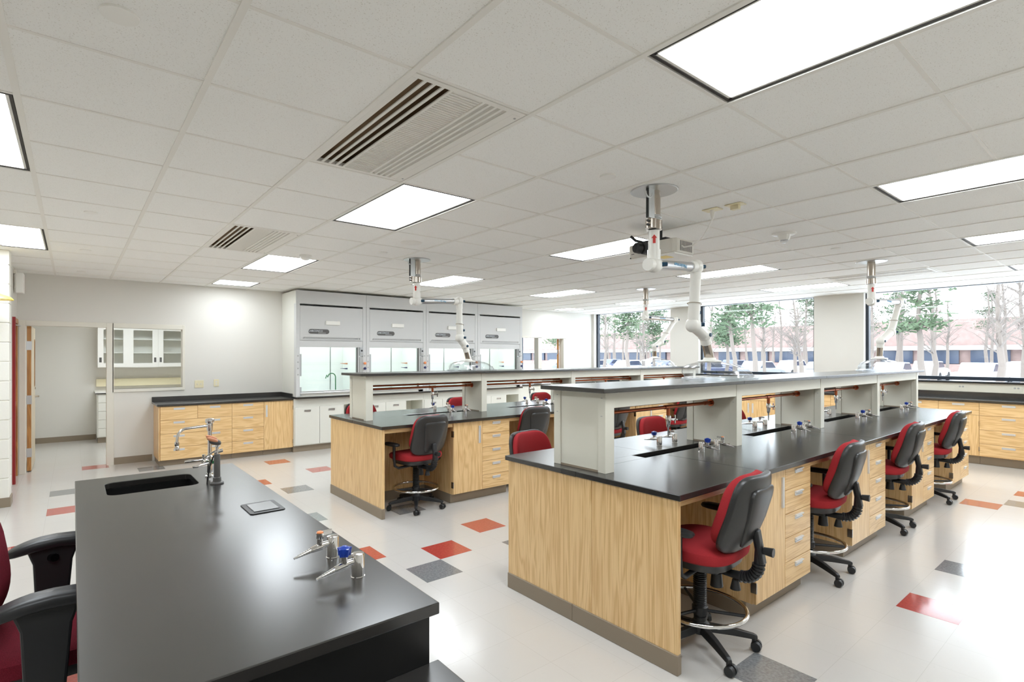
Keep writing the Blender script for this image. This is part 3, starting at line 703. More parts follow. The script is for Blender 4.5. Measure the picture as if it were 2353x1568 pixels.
# ================================================================== ISLANDS
ZT = .897                                   # worktop surface
POST = [2.44, 3.958, 5.545, 7.14, 8.67]
KN = [(2.362, 3.16), (3.94, 4.72), (5.52, 6.30), (7.10, 7.90)]
CABX = [(3.16, 3.94), (4.72, 5.52), (6.30, 7.10), (7.90, 8.71)]
ZD = [.865, .718, .565, .412, .257, .102]
IS = [(3.19, 'island beside the fume hoods', 'island beside hoods'), (0.0, 'island away from the fume hoods', 'island away from hoods')]
def gas_tap(kind):
    t = thing('gas_tap', '', 'tap'); t.scale = (.74, .74, .76)
    part(t, 'turret', MB().lathe([(.030, 0), (.030, .004), (.027, .006), (.027, .088), (.025, .094), (.012, .096)], n=24), 'chrome', True)
    part(t, 'valve_body', MB().cyl((0, -.02, .066), (0, -.062, .064), .013, .016, 14).cyl((0, -.055, .062), (0, -.105, .055), .017, .012, 10).cyl((0, -.062, .066), (0, -.062, .096), .014, .014, 14), 'chrome', True)
    nz = MB()
    for i in range(7):
        y0 = -.105 - i * .011; r = .0115 - i * .0011; nz.cyl((0, y0, .055 - i * .0022), (0, y0 - .011, .0528 - i * .0022), r * .86, r, 10)
    part(t, 'hose_nozzle', nz, 'chrome', True)
    if kind == 'blue':
        kb = MB().lathe([(.014, .096), (.019, .100), (.024, .125), (.024, .131), (.016, .134), (.010, .138)], (0, -.062, 0), 18)
        for i in range(5):
            a = 2 * PI * i / 5; kb.cyl((.020 * math.cos(a), -.062 + .020 * math.sin(a), .100), (.025 * math.cos(a), -.062 + .025 * math.sin(a), .131), .005, .006, 8)
        part(t, 'knob', kb, 'blue_plastic', True)
    else:
        part(t, 'lever_hub', MB().lathe([(.015, .096), (.017, .10), (.017, .122)], (0, -.062, 0), 18), 'chrome', True)
        part(t, 'index_button', MB().lathe([(.014, .122), (.014, .126), (.010, .128)], (0, -.062, 0), 18), 'orange_plastic', True)
        part(t, 'lever', MB().box(-.006, .006, -.060, -.006, .108, .126), 'chrome')
    return t
TAP = {}
def place_tap(kind, loc, rz, label, group):
    if kind not in TAP:
        t = TAP[kind] = gas_tap(kind); t.location = loc; t.rotation_euler = (0, 0, rz); t['label'] = label; t['group'] = group; return t
    return dup(TAP[kind], loc, rz, label, group)

for dy, iname, sname in IS:
    Y0, Y1 = 1.462 + dy, 2.80 + dy           # worktop edges
    F0, F1 = 1.492 + dy, 2.772 + dy          # cabinet faces
    # end panel of two oak boards with a vinyl base
    t = thing('end_panel', 'oak end panel with tan base closing the ' + iname, 'panel', (2.33, F0 - .008, 0), 0, 'oak end panels of the islands')
    pw = F1 - F0 + .016
    part(t, 'board', MB().box(0, .028, 0, .552, .10, ZT - .031), 'oak_z', bevel=.0015)
    part(t, 'board', MB().box(0, .028, .5545, pw, .10, ZT - .031), 'oak_z', bevel=.0015)
    part(t, 'base_strip', MB().box(-.006, .03, -.004, .70, 0, .10), 'vinyl_base', bevel=.004)
    part(t, 'base_strip', MB().box(-.006, .03, .7012, pw + .004, 0, .10), 'vinyl_base', bevel=.004)
    # cabinets, near side (faces away from hoods) and hood side
    for k, (a, b) in enumerate(CABX):
        w = b - a
        for side in (0, 1):
            lb = 'oak door and drawer cabinet, %s from oak end, %s, %s' % (ORD[k], 'hood side' if side else 'far side', sname)
            cols = [(0, w / 2, 'door', ZD[0], ZD[-1], 'l'), (w / 2, w, 'drawers', ZD)]
            loc, rz = ((a, F0, 0), 0) if side == 0 else ((b, F1, 0), PI)
            cabinet('base_cabinet', lb, loc, rz, w, .49 if side else .60, .10, ZT - .031, cols, 'oak cabinets of the ' + iname)
    for k, (a, b) in enumerate(KN):
        t = thing('knee_space', 'oak-lined knee opening, %s from the oak end of the %s' % (ORD[k], iname), 'knee space', (a, F0, 0), 0, 'knee openings of the islands')
        part(t, 'back_panel', MB().box(.0, b - a, .60, .625, .10, ZT - .032), 'oak_z')
        part(t, 'knee_rail', MB().box(.0, b - a, .012, .03, ZT - .075, ZT - .031), 'oak_x')
        part(t, 'knee_rail', MB().box(.0, b - a, F1 - F0 - .03, F1 - F0 - .012, ZT - .075, ZT - .031), 'oak_x')
        part(t, 'base_strip', MB().box(.0, b - a, .59, .635, 0, .10), 'vinyl_base')
    # worktop slabs with a service slot in the middle
    t = thing('island_worktop', 'long black epoxy worktop with narrow drain slots on the ' + iname, 'worktop', (2.315, Y0, ZT - .031))
    SY0, SY1 = 2.150 - 1.462, 2.262 - 1.462
    L = 8.715 - 2.315; Wd = Y1 - Y0
    jn = [0, 3.20 - 2.315, 5.22 - 2.315, 7.06 - 2.315, L]
    for a, b in zip(jn[:-1], jn[1:]):
        part(t, 'slab', MB().box(a + .0006, b - .0006, 0, SY0, 0, .031), 'black_epoxy', bevel=.003)
        part(t, 'slab', MB().box(a + .0006, b - .0006, SY1, Wd, 0, .031), 'black_epoxy', bevel=.003)
    xs = 0
    for k in range(4):
        s0, s1 = POST[k] + .555 - 2.315, POST[k + 1] - .10 - 2.315
        part(t, 'bridge', MB().box(xs, s0, SY0, SY1, 0, .031), 'black_epoxy'); xs = s1
        part(t, 'drain_trough', MB().box(s0 - .01, s1 + .01, SY0 - .012, SY0, -.05, 0).box(s0 - .01, s1 + .01, SY1, SY1 + .012, -.05, 0).box(s0 - .01, s0, SY0, SY1, -.05, 0).box(s1, s1 + .01, SY0, SY1, -.05, 0).box(s0, s1, SY0, SY1, -.05, -.045), 'matte_black')
    part(t, 'bridge', MB().box(xs, L, SY0, SY1, 0, .031), 'black_epoxy')
    # reagent shelf
    A0, A1 = 1.995 + dy, 2.412 + dy; ZU = 1.368
    t = thing('reagent_shelf', 'cream steel shelf rack with black top standing on the ' + iname, 'shelf', (POST[0] - .04, A0, ZT))
    ox = POST[0] - .04; dp = A1 - A0; hz = ZU - ZT
    for k, p in enumerate(POST):
        q = p - ox
        dv = part(t, 'divider', MB().box(q - .034, q + .034, .058, dp - .058, .002, hz), 'cream_metal')
        part(dv, 'front_post', MB().box(q - .04, q + .04, 0, .056, 0, hz), 'cream_metal', bevel=.002)
        part(dv, 'back_post', MB().box(q - .04, q + .04, dp - .056, dp, 0, hz), 'cream_metal', bevel=.002)
        part(dv, 'foot_strip', MB().box(q - .036, q + .036, .058, dp - .058, 0, .012), 'vinyl_base')
        for zz in (hz - .035, hz - .14):
            part(dv, 'rivet', MB().box(q - .0415, q - .0395, .022, .034, zz - .002, zz + .002).box(q - .0415, q - .0395, dp - .036, dp - .024, zz - .002, zz + .002), 'print_grey')
    for k in range(4):
        a, b = POST[k] + .041 - ox, POST[k + 1] - .041 - ox
        part(t, 'apron', MB().box(a, b, .003, .02, hz - .095, hz), 'cream_metal', bevel=.0015)
        part(t, 'apron', MB().box(a, b, dp - .02, dp - .003, hz - .095, hz), 'cream_metal', bevel=.0015)
        part(t, 'apron_lid', MB().box(a, b, .02, dp - .02, hz - .012, hz), 'cream_metal')
    sj = [-.082, 1.52 - .0, 3.08, 4.64, 8.742 - ox]
    for a, b in zip(sj[:-1], sj[1:]): part(t, 'top_slab', MB().box(a + .0005, b - .0005, -.058, dp + .04, hz, hz + .026), 'black_epoxy', bevel=.003)
    # copper service pipes with a water cock in every bay
    PY = 2.205 + dy; PZ = 1.212
    for k in range(4):
        a, b = POST[k] + .034, POST[k + 1] - .034
        t = thing('water_pipe', 'twin copper pipes with chrome water cock, %s bay from oak end, %s' % (ORD[k], sname), 'pipe', (a, PY, PZ), 0, 'copper pipes under the reagent shelves')
        w = b - a; tx = w * .60
        part(t, 'pipe', MB().cyl((0, 0, 0), (w, 0, 0), .0125, n=16), 'copper', True)
        part(t, 'pipe', MB().cyl((0, .03, .034), (w, .03, .034), .011, n=16), 'copper', True)
        part(t, 'rosette', MB().cyl((w - .012, 0, 0), (w, 0, 0), .027, n=20), 'copper', True)
        part(t, 'coupling', MB().cyl((w - .10, 0, 0), (w - .012, 0, 0), .0155, n=16), 'copper', True)
        part(t, 'tee_fitting', MB().cyl((tx - .045, 0, 0), (tx + .045, 0, 0), .016, n=16), 'copper', True)
        ck = part(t, 'drop_pipe', MB().cyl((tx, 0, 0), (tx, 0, -.06), .0135, n=14), 'copper', True)
        part(ck, 'cock_body', MB().lathe([(.016, -.06), (.019, -.065), (.019, -.10), (.015, -.115), (.013, -.14), (.006, -.15), (.0055, -.20), (.004, -.215)], (tx, 0, 0), 14), 'chrome', True)
        part(ck, 'cock_handle', MB().cyl((tx + .015, -.005, -.09), (tx + .06, -.02, -.09), .009, n=10).cyl((tx + .05, -.04, -.09), (tx + .062, .003, -.09), .006, n=8).cyl((tx + .056, -.018, -.12), (tx + .056, -.018, -.06), .006, n=8), 'chrome', True)
    # bench taps
    for k in range(4):
        for side in (0, 1):
            sd = 'hood side' if side else 'far side'
            y = 2.375 + dy if side else 2.03 + dy
            xa, xb = POST[k] + 1.045, POST[k] + 1.25
            if k == 3: xa -= .04; xb -= .04
            xx = (xa, xb)
            place_tap('blue', (xx[0], y, ZT), PI if side else 0, 'chrome tap with blue knob, %s bay from oak end, %s, %s' % (ORD[k], sd, sname), 'blue-knob taps on the islands')
            place_tap('orange', (xx[1], y, ZT), PI if side else 0, 'chrome tap with orange cap, %s bay from oak end, %s, %s' % (ORD[k], sd, sname), 'orange-lever taps on the islands')

# ================================================================== WINDOW BENCH
CF = 10.30
yy = 2.114; GW = 'oak cabinets of the window bench'
ZWd = [.90, .716, .508, .305, .125]
def wcab(y_hi, w, kind, idx):
    base = ', window bench, %s from hood wall' % ORD[idx]
    if kind == 'dr': cabinet('drawer_cabinet', 'oak four-drawer cabinet' + base, (CF, y_hi, 0), -PI / 2, w, .5, .12, .905, [(0, w, 'drawers', ZWd)], GW, pullw=.14, kickm='vinyl_base')
    elif kind == 'd1': cabinet('base_cabinet', 'oak cabinet, drawer over single door' + base, (CF, y_hi, 0), -PI / 2, w, .5, .12, .905, [(0, w, 'drawers', [.90, .716]), (0, w, 'door', .716, .125, 'r')], GW, pullw=.14, kickm='vinyl_base')
    else: cabinet('base_cabinet', 'oak cabinet, drawer over paired doors' + base, (CF, y_hi, 0), -PI / 2, w, .5, .12, .905, [(0, w, 'drawers', [.90, .716], 2), (0, w / 2, 'door', .716, .125, 'l'), (w / 2, w, 'door', .716, .125, 'r')], GW, pullw=.14, kickm='vinyl_base')
y = 8.8; seq = [('d2', .92), ('dr', .92), ('d2', .76), ('dr', .78), ('d2', .90), ('dr', .94), ('d2', .92), ('dr', .546), ('d1', .466), ('dr', .62), ('d2', .92), ('dr', .60)]
for i, (kd, w) in enumerate(seq): wcab(y, w, kd, i); y -= w
YEND = y
t = thing('window_worktop', 'black worktop with dark upstand along the window bench', 'worktop', (CF - .03, YEND, .905))
part(t, 'slab', MB().box(0, XW - CF + .03, 0, 8.8 - YEND + .04, 0, .032), 'black_epoxy', bevel=.003)
part(t, 'upstand', MB().box(.44, .46, 0, 8.8 - YEND + .04, .032, .125), 'black_epoxy')
t = thing('window_ledge', 'black window ledge with cream power raceway under it', 'ledge', (XW - .14, YEND, 1.03))
Ll = YW - YEND
part(t, 'raceway', MB().box(0, .14, 0, Ll, 0, .135), 'cream_metal', bevel=.004)
part(t, 'ledge_top', MB().box(-.03, .15, 0, Ll, .135, .160), 'sill_black', bevel=.004)
for yo in (1.307, 1.918, 2.9, 3.9, 4.9, 5.9):
    f = part(t, 'outlet_plate', MB().box(-.003, 0, yo - YEND - .055, yo - YEND + .055, .025, .115), 'cream_metal')
    for d in (-.018, .018): part(f, 'socket', MB().cyl((-.0045, yo - YEND + d, .078), (-.003, yo - YEND + d, .078), .013, n=14), 'print_grey')
t = thing('corner_ledge', 'black ledge top beneath the interior window at the hood wall corner', 'ledge', (7.72, 8.86, 0))
part(t, 'slab', MB().box(0, 2.55, 0, .60, .905, .937), 'black_epoxy', bevel=.003)
part(t, 'body', MB().box(.02, 1.2, .03, .60, .10, .905), 'cabinet_white')
part(t, 'support', MB().box(2.5, 2.54, .05, .60, 0, .905), 'cabinet_white')

# ================================================================== TEACHER'S BENCH
t = thing('teacher_bench', 'black-panelled teacher bench base below the grey-black top', 'bench', (.02, 1.262, 0))
part(t, 'front_panel', MB().box(.02, .752, 0, .025, .0, .868), 'black_panel')
part(t, 'side_panel', MB().box(.727, .752, .025, 2.37, 0, .868), 'black_panel')
part(t, 'end_panel', MB().box(.02, .752, 2.345, 2.37, 0, .868), 'black_panel')
part(t, 'inner_panel', MB().box(.40, .42, .025, 1.75, 0, .868), 'black_panel')
t = thing('teacher_worktop', 'satin black teacher worktop with cut-out sink', 'worktop', (.008, 1.237, .868))
SX0, SX1, SYa, SYb = .123, .520, 1.935, 2.262          # sink opening, local
Wt, Lt = .782, 2.43
# rounded opening built as a single slab
bm = bmesh.new()
outer = [(0, 0), (Wt, 0), (Wt, Lt), (0, Lt)]
inner = []
r = .045
for cx_, cy_, a0 in ((SX1 - r, SYb - r, 0), (SX0 + r, SYb - r, PI / 2), (SX0 + r, SYa + r, PI), (SX1 - r, SYa + r, 1.5 * PI)):
    for i in range(7): a = a0 + PI / 2 * i / 6; inner.append((cx_ + r * math.cos(a), cy_ + r * math.sin(a)))
ov = [bm.verts.new((x, y, .032)) for x, y in outer]; iv = [bm.verts.new((x, y, .032)) for x, y in inner]
es = [bm.edges.new((ov[i], ov[(i + 1) % 4])) for i in range(4)] + [bm.edges.new((iv[i], iv[(i + 1) % len(iv)])) for i in range(len(iv))]
bmesh.ops.triangle_fill(bm, use_beauty=True, use_dissolve=False, edges=es)
ex = bmesh.ops.extrude_face_region(bm, geom=bm.faces[:])
bmesh.ops.translate(bm, verts=[v for v in ex['geom'] if isinstance(v, bmesh.types.BMVert)], vec=(0, 0, -.032))
bmesh.ops.recalc_face_normals(bm, faces=bm.faces)
me = bpy.data.meshes.new('slab'); bm.to_mesh(me); bm.free(); me.materials.append(M['black_epoxy'])
o = ob('slab', me, t); b = o.modifiers.new('bevel', 'BEVEL'); b.width = .003; b.segments = 2; b.limit_method = 'ANGLE'; b.angle_limit = math.radians(50)
bs = thing('bench_sink', 'deep black epoxy sink set into the teacher worktop', 'sink', (.008, 1.237, .868))
part(bs, 'basin', MB().box(SX0 - .012, SX0, SYa - .012, SYb + .012, -.22, 0).box(SX1, SX1 + .012, SYa - .012, SYb + .012, -.22, 0).box(SX0, SX1, SYa - .012, SYa, -.22, 0).box(SX0, SX1, SYb, SYb + .012, -.22, 0).box(SX0, SX1, SYa, SYb, -.23, -.22), 'black_panel')
part(bs, 'standpipe', MB().lathe([(.020, -.22), (.020, -.02), (.024, -.02), (.024, -.0)], (SX0 + .085, SYa + .085, 0), 20).lathe([(.018, -.0), (.018, -.03)], (SX0 + .085, SYa + .085, 0), 20), 'black_gloss', True)
# pop-up outlet
t = thing('popup_outlet', 'flush black pop-up power outlet lid in the teacher worktop', 'outlet', (.592, 2.41, .9))
part(t, 'bezel', MB().prism([(0, .01), (.01, 0), (.135, 0), (.145, .01), (.145, .178), (.135, .188), (.01, .188), (0, .178)], 0, .004), 'black_plastic', bevel=.001)
part(t, 'lid', MB().box(.02, .125, .025, .163, .004, .0065), 'black_epoxy', bevel=.0015)
part(t, 'lid_gap', MB().box(.017, .128, .022, .166, .004, .0046), 'black_plastic')
place_tap('orange', (.686, 1.741, .9), -PI / 2 + .12, 'chrome gas tap with orange-topped lever on the teacher bench', 'taps on the teacher bench')
place_tap('blue', (.686, 1.54, .9), -PI / 2 + .12, 'chrome gas tap with blue knob on the teacher bench', 'taps on the teacher bench')
# lab faucet with wrist blades and swing spout
t = thing('lab_faucet', 'chrome swing-spout lab faucet with wrist blade handles', 'faucet', (.604, 3.34, .9)); t.scale = (.67, .67, .68)
part(t, 'base', MB().lathe([(.036, 0), (.036, .008), (.026, .016), (.024, .03)], n=24), 'chrome', True)
part(t, 'column', MB().lathe([(.020, .03), (.020, .10), (.027, .105), (.027, .165), (.016, .175), (.016, .38)], n=20), 'chrome', True)
part(t, 'spout_block', MB().lathe([(.022, .38), (.024, .40), (.024, .44), (.033, .445), (.036, .46), (.034, .475), (.018, .48)], n=20), 'chrome', True)
part(t, 'spout', MB().tube([(-.01, 0, .42), (-.05, -.005, .42), (-.17, -.02, .413)] + [(-.17 - .07 * math.sin(a), -.02 - .008 * math.sin(a), .343 + .07 * math.cos(a)) for a in [PI / 2 * i / 8 for i in range(1, 9)]] + [(-.243, -.028, .30)], .0105, 12), 'chrome', True)
part(t, 'aerator', MB().lathe([(.017, .245), (.018, .265), (.013, .28), (.017, .285), (.017, .31)], (-.243, -.028, 0), 14), 'chrome', True)
part(t, 'valve', MB().cyl((-.06, -.03, .135), (.06, .03, .135), .017, n=14).cyl((-.045, -.025, .13), (-.05, -.027, .19), .013, n=12), 'chrome', True)
part(t, 'wrist_blade', MB().tube([(-.05, -.027, .15), (-.10, -.03, .148), (-.15, -.035, .15), (-.19, -.04, .148)], [.006, .008, .013, .009], 10), 'chrome', True)
part(t, 'wrist_blade', MB().tube([(-.02, -.05, .12), (-.06, -.08, .116), (-.11, -.10, .112), (-.14, -.11, .11)], [.006, .008, .013, .008], 10), 'chrome', True)
part(t, 'index_button', MB().cyl((.02, -.045, .125), (.012, -.06, .125), .013, n=12), 'green_plastic', True)
t = thing('drench_hose', 'grey drench hose stand with peach twin eyewash heads beside the faucet', 'eyewash', (.60, 3.127, .9)); t.scale = (.67, .67, .74)
part(t, 'deck_flange', MB().lathe([(.048, 0), (.05, .006), (.046, .012), (.03, .016), (.029, .045), (.026, .048)], n=28), 'grey_plastic', True)
part(t, 'sleeve', MB().lathe([(.0235, .04), (.0235, .205), (.02, .212)], n=20), 'grey_plastic', True)
part(t, 'valve_head', MB().cyl((0, 0, .205), (0, 0, .265), .013, n=14).cyl((-.02, .0, .225), (.04, .0, .236), .013, n=14).cyl((-.005, 0, .258), (.01, -.005, .285), .014, n=12), 'chrome', True)
part(t, 'squeeze_lever', MB().tube([(-.015, 0, .235), (-.05, .01, .215), (-.09, .02, .19)], .006, 8), 'chrome', True)
hd_ = part(t, 'eyewash_head', MB().superell(.045, .03, .022, .8, .8, 16, 10, lambda x, y, z: (x - .015, y, z + .30 - x * .25)), 'grey_plastic', True)
for s in (-.018, .018): part(hd_, 'spray_cup', MB().superell(.042, .016, .014, .8, .8, 14, 8, lambda x, y, z, s=s: (x - .035, y + s, z + .318 - x * .35 + (.012 if s > 0 else 0))), 'peach_plastic', True)
part(t, 'hose', MB().tube([(-.02, .02, .20), (-.045, .04, .12), (-.055, .05, .05), (-.06, .055, .0)], .006, 8), 'black_plastic', True)
# lower desk adjoining the bench
t = thing('side_desk', 'lower black desk slab butting against the teacher bench front', 'desk', (-.3, .10, 0))
part(t, 'slab', MB().box(0, 1.10, 0, 1.161, .70, .73), 'black_epoxy', bevel=.003)
part(t, 'leg_panel', MB().box(1.03, 1.055, .05, 1.15, 0, .70), 'black_panel')
part(t, 'leg_panel', MB().box(.05, .075, .05, 1.15, 0, .70), 'black_panel')

# ================================================================== CHAIRS
def base_parts(t, ring=True, seat_z=.50, rot0=.3):
    hub = part(t, 'base_hub', MB().lathe([(.045, .075), (.05, .09), (.05, .125), (.033, .14), (.032, .16)], n=20), 'black_plastic', True)
    for i in range(5):
        a = rot0 + 2 * PI * i / 5; c, s = math.cos(a), math.sin(a)
        def q(r, w, z): return (r * c - w * s, r * s + w * c, z)
        v = []
        for r_, w_, zt, zb in ((.03, .026, .125, .085), (.16, .021, .112, .075), (.275, .017, .088, .062), (.292, .012, .08, .062)):
            v += [q(r_, -w_, zb), q(r_, w_, zb), q(r_, w_ * .7, zt), q(r_, -w_ * .7, zt)]
        f = [(0, 1, 2, 3), (12, 15, 14, 13)]
        for k in range(3):
            for j in range(4): f.append((k * 4 + j, k * 4 + (j + 1) % 4, k * 4 + 4 + (j + 1) % 4, k * 4 + 4 + j))
        part(t, 'base_leg', MB().add(v, f), 'black_plastic', bevel=.004)
        b2 = a + .6 * math.sin(i * 2.3 + 1)
        ax = Vector((-math.sin(b2), math.cos(b2), 0)); p = Vector(q(.275, 0, 0)) + Vector((math.cos(b2), math.sin(b2), 0)) * .012
        cs = MB().cyl(q(.275, 0, .045), q(.275, 0, .075), .011, n=10)
        for s2 in (-1, 1): cs.cyl(p + ax * (s2 * .006) + Vector((0, 0, .027)), p + ax * (s2 * .027) + Vector((0, 0, .027)), .027, .024, 16)
        part(t, 'caster', cs, 'black_plastic', True)
    part(t, 'gas_column', MB().lathe([(.026, .14), (.026, .30), (.018, .302), (.018, seat_z - .07)], n=18), 'black_plastic', True)
    if ring:
        bp = []
        for i in range(18): bp += [(.031, .215 + i * .0115), (.036, .2185 + i * .0115), (.031, .2225 + i * .0115)]
        part(t, 'bellows', MB().lathe(bp, n=18), 'black_plastic', True)
        part(t, 'foot_ring', MB().tube([(.235 * math.cos(2 * PI * i / 40), .235 * math.sin(2 * PI * i / 40), .215) for i in range(40)], .011, 10, closed=True), 'chrome', True)
        for i in range(3):
            a = .8 + 2 * PI * i / 3
            part(t, 'ring_spoke', MB().cyl((.02 * math.cos(a), .02 * math.sin(a), .195), (.23 * math.cos(a), .23 * math.sin(a), .212), .009, n=8), 'black_plastic', True)
        part(t, 'ring_collar', MB().lathe([(.040, .175), (.042, .18), (.042, .215), (.036, .22)], n=18), 'black_plastic', True)
def back_xf(tilt, y, z):
    return Matrix.Translation((0, y, z)) @ Matrix.Rotation(tilt, 4, 'X')
def make_chair():
    t = thing('drafting_chair', '', 'chair')
    base_parts(t)
    part(t, 'seat', MB().superell(.245, .235, .05, .55, .62, 36, 12, lambda x, y, z: (x, y + .01, .555 + z - (.02 * max(0, y / .235) ** 2 if z > 0 else 0) - .008 * (1 - (x / .245) ** 2) * (z > 0))), 'red_fabric', True)
    part(t, 'seat_pan', MB().superell(.237, .227, .035, .35, .62, 36, 8, lambda x, y, z: (x * (1 if z > 0 else .9), y * (1 if z > 0 else .9) + .01, .505 + z)), 'shell_plastic', True)
    part(t, 'mechanism', MB().box(-.07, .07, -.12, .09, .43, .475), 'black_plastic', bevel=.008)
    bx = back_xf(math.radians(17), -.25, .785)
    curve = lambda x, y, z: (x * (1 + .10 * (-z / .21) * .5), y - .05 * (x / .2) ** 2 * -1 + .03 * (z / .21) ** 2, z)
    bc = part(t, 'back_cushion', MB().superell(.205, .046, .20, .6, .42, 40, 20, None).xf(Matrix.Rotation(0, 4, 'X')), 'red_fabric', True)
    # lay the pillow upright: thin axis along y
    me = bc.data
    for v in me.vertices:
        x, y, z = v.co
        wv = 1 + .06 * (-z / .205)
        v.co = bx @ Vector((x * wv, y + .045 * (x / .2) ** 2 + .02 * (z / .205) ** 2 - .0, z))
    sh = part(t, 'back_shell', MB().superell(.212, .026, .212, .45, .40, 40, 20), 'shell_plastic', True)
    for v in sh.data.vertices:
        x, y, z = v.co
        wv = 1 + .05 * (-z / .205)
        v.co = bx @ Vector((x * wv, y - .036 + .045 * (x / .2) ** 2 + .02 * (z / .205) ** 2, z))
    rg = part(sh, 'shell_panel', MB().superell(.12, .018, .165, .35, .5, 24, 12), 'shell_plastic', True)
    for v in rg.data.vertices:
        x, y, z = v.co
        v.co = bx @ Vector((x * (.72 + .5 * (z + .165) / .33) + 0, y - .056 + .02 * (z / .205) ** 2 + .03 * (x / .2) ** 2, z - .01))
    # J-shaped back support with bellows, knobs
    J = [(0, -.08, .445), (0, -.17, .44)] + [(0, -.22 - .085 * math.sin(a), .525 - .085 * math.cos(a)) for a in [PI / 2 * i / 8 for i in range(9)]] + [(0, -.308, .60), (0, -.285, .70)]
    part(t, 'back_support', MB().tube(J, [.02] * 2 + [.024] * 9 + [.022, .018], 12), 'black_plastic', True)
    bl = MB()
    for i in range(9):
        a = PI / 2 * i / 8; d = (0, -math.cos(a), math.sin(a)); c = (0, -.22 - .085 * math.sin(a), .525 - .085 * math.cos(a))
        bl.cyl((c[0], c[1] - d[1] * .004, c[2] - d[2] * .004), (c[0], c[1] + d[1] * .004, c[2] + d[2] * .004), .031, n=16)
    part(t, 'support_bellows', bl, 'black_plastic', True)
    part(t, 'support_bar', MB().box(-.024, .024, -.012, .012, 0, .17).xf(Matrix.Translation((0, -.325, .53)) @ Matrix.Rotation(-.17, 4, 'X')), 'black_plastic', bevel=.006)
    part(t, 'back_knob', MB().cyl((.0, -.33, .60), (.0, -.375, .60), .018, .023, 12), 'black_plastic', True)
    part(t, 'tilt_knob', MB().cyl((0, -.19, .365), (0, -.19, .415), .027, .016, 14), 'black_plastic', True)
    part(t, 'height_knob', MB().cyl((-.02, -.10, .36), (-.02, -.10, .43), .033, .026, 14), 'black_plastic', True)
    for s in (-1, 1):
        ar = part(t, 'arm_post', MB().tube([(s * .10, -.03, .455), (s * .24, -.03, .45), (s * .285, -.03, .475), (s * .295, -.03, .56), (s * .295, -.03, .675)], .014, 10), 'black_plastic', True)
        part(ar, 'arm_pad', MB().superell(.038, .115, .018, .6, .6, 20, 8, lambda x, y, z: (s * .295 + x, y + .01, .69 + z)), 'black_plastic', True)
    return t
CH = make_chair()
first = [True]
def chair(x, y, rz, label, group):
    if first[0]:
        first[0] = False; CH.location = (x, y, 0); CH.rotation_euler = (0, 0, rz); CH['label'] = label; CH['group'] = group; return CH
    return dup(CH, (x, y, 0), rz, label, group)
def chl(i, side, isl): return 'red drafting chair, %s knee space from oak end, %s, %s' % (ORD[i], side, isl)
GC = 'drafting chairs at the islands'
for i, (x, y, a) in enumerate([(2.68, 1.57, .10), (4.24, 1.62, .10), (5.87, 1.65, .06), (7.42, 1.64, .06)]): chair(x, y, a, chl(i, 'far side', 'island away from hoods'), GC)
for i, (x, a) in enumerate([(2.83, PI + .1), (4.40, PI - .1), (5.98, PI), (7.55, PI)]): chair(x, 2.84, a, chl(i, 'hood side', 'island away from hoods'), GC)
for i, (x, y, a) in enumerate([(2.80, 4.84, .12), (4.28, 4.84, -.05), (5.80, 4.84, .1), (7.42, 4.84, .1)]): chair(x, y, a, chl(i, 'far side', 'island beside hoods'), GC)
for i, (x, a) in enumerate([(2.83, PI), (4.33, PI), (5.93, PI - .05), (7.52, PI)]): chair(x, 6.02, a, chl(i, 'hood side', 'island beside hoods'), GC)

# teacher's chair with broad T-arms
t = thing('teacher_chair', 'maroon task chair with broad black T-arms pulled up to the teacher bench', 'chair', (-.07, 2.58, 0), -PI / 2)
base_parts(t, ring=False, seat_z=.52)
part(t, 'seat', MB().superell(.25, .25, .05, .55, .62, 36, 12, lambda x, y, z: (x, y, .54 + z)), 'maroon_fabric', True)
part(t, 'seat_pan', MB().superell(.24, .24, .03, .35, .62, 36, 8, lambda x, y, z: (x, y, .495 + z)), 'shell_plastic', True)
part(t, 'mechanism', MB().box(-.10, .10, -.12, .10, .42, .475), 'black_plastic', bevel=.008)
bx = back_xf(math.radians(8), -.212, .815)
bc = part(t, 'back_cushion', MB().superell(.24, .045, .21, .6, .45, 40, 20), 'maroon_fabric', True)
for v in bc.data.vertices: x, y, z = v.co; v.co = bx @ Vector((x, y + .04 * (x / .2) ** 2, z))
sh = part(t, 'back_shell', MB().superell(.244, .022, .215, .45, .42, 40, 20), 'shell_plastic', True)
for v in sh.data.vertices: x, y, z = v.co; v.co = bx @ Vector((x, y - .036 + .04 * (x / .2) ** 2, z))
part(t, 'back_support', MB().tube([(0, -.08, .45), (0, -.24, .45), (0, -.31, .50), (0, -.315, .70)], .022, 12), 'black_plastic', True)
for s in (-1, 1):
    xx = s * .345
    prof = [(-.085, .785), (.095, .785), (.07, .71), (.052, .48), (-.05, .48), (-.06, .71)]
    ar = part(t, 'arm_post', MB().prism([(a, b) for a, b in prof], xx - .018, xx + .018, 'x'), 'black_plastic', bevel=.008)
    part(ar, 'arm_pad', MB().superell(.048, .165, .024, .6, .55, 24, 10, lambda x, y, z: (xx + x, y + .02, .795 + z + .25 * max(0, -(y) - .05) * -.25 - .02 * (y / .15) ** 2)), 'black_plastic', True)
    part(ar, 'arm_bracket', MB().box(min(xx, s * .10), max(xx, s * .10), -.04, .04, .455, .485), 'black_plastic', bevel=.004)
    part(ar, 'arm_button', MB().cyl((xx - s * .018, 0, .73), (xx - s * .045, .012, .735), .016, n=12), 'black_gloss', True)

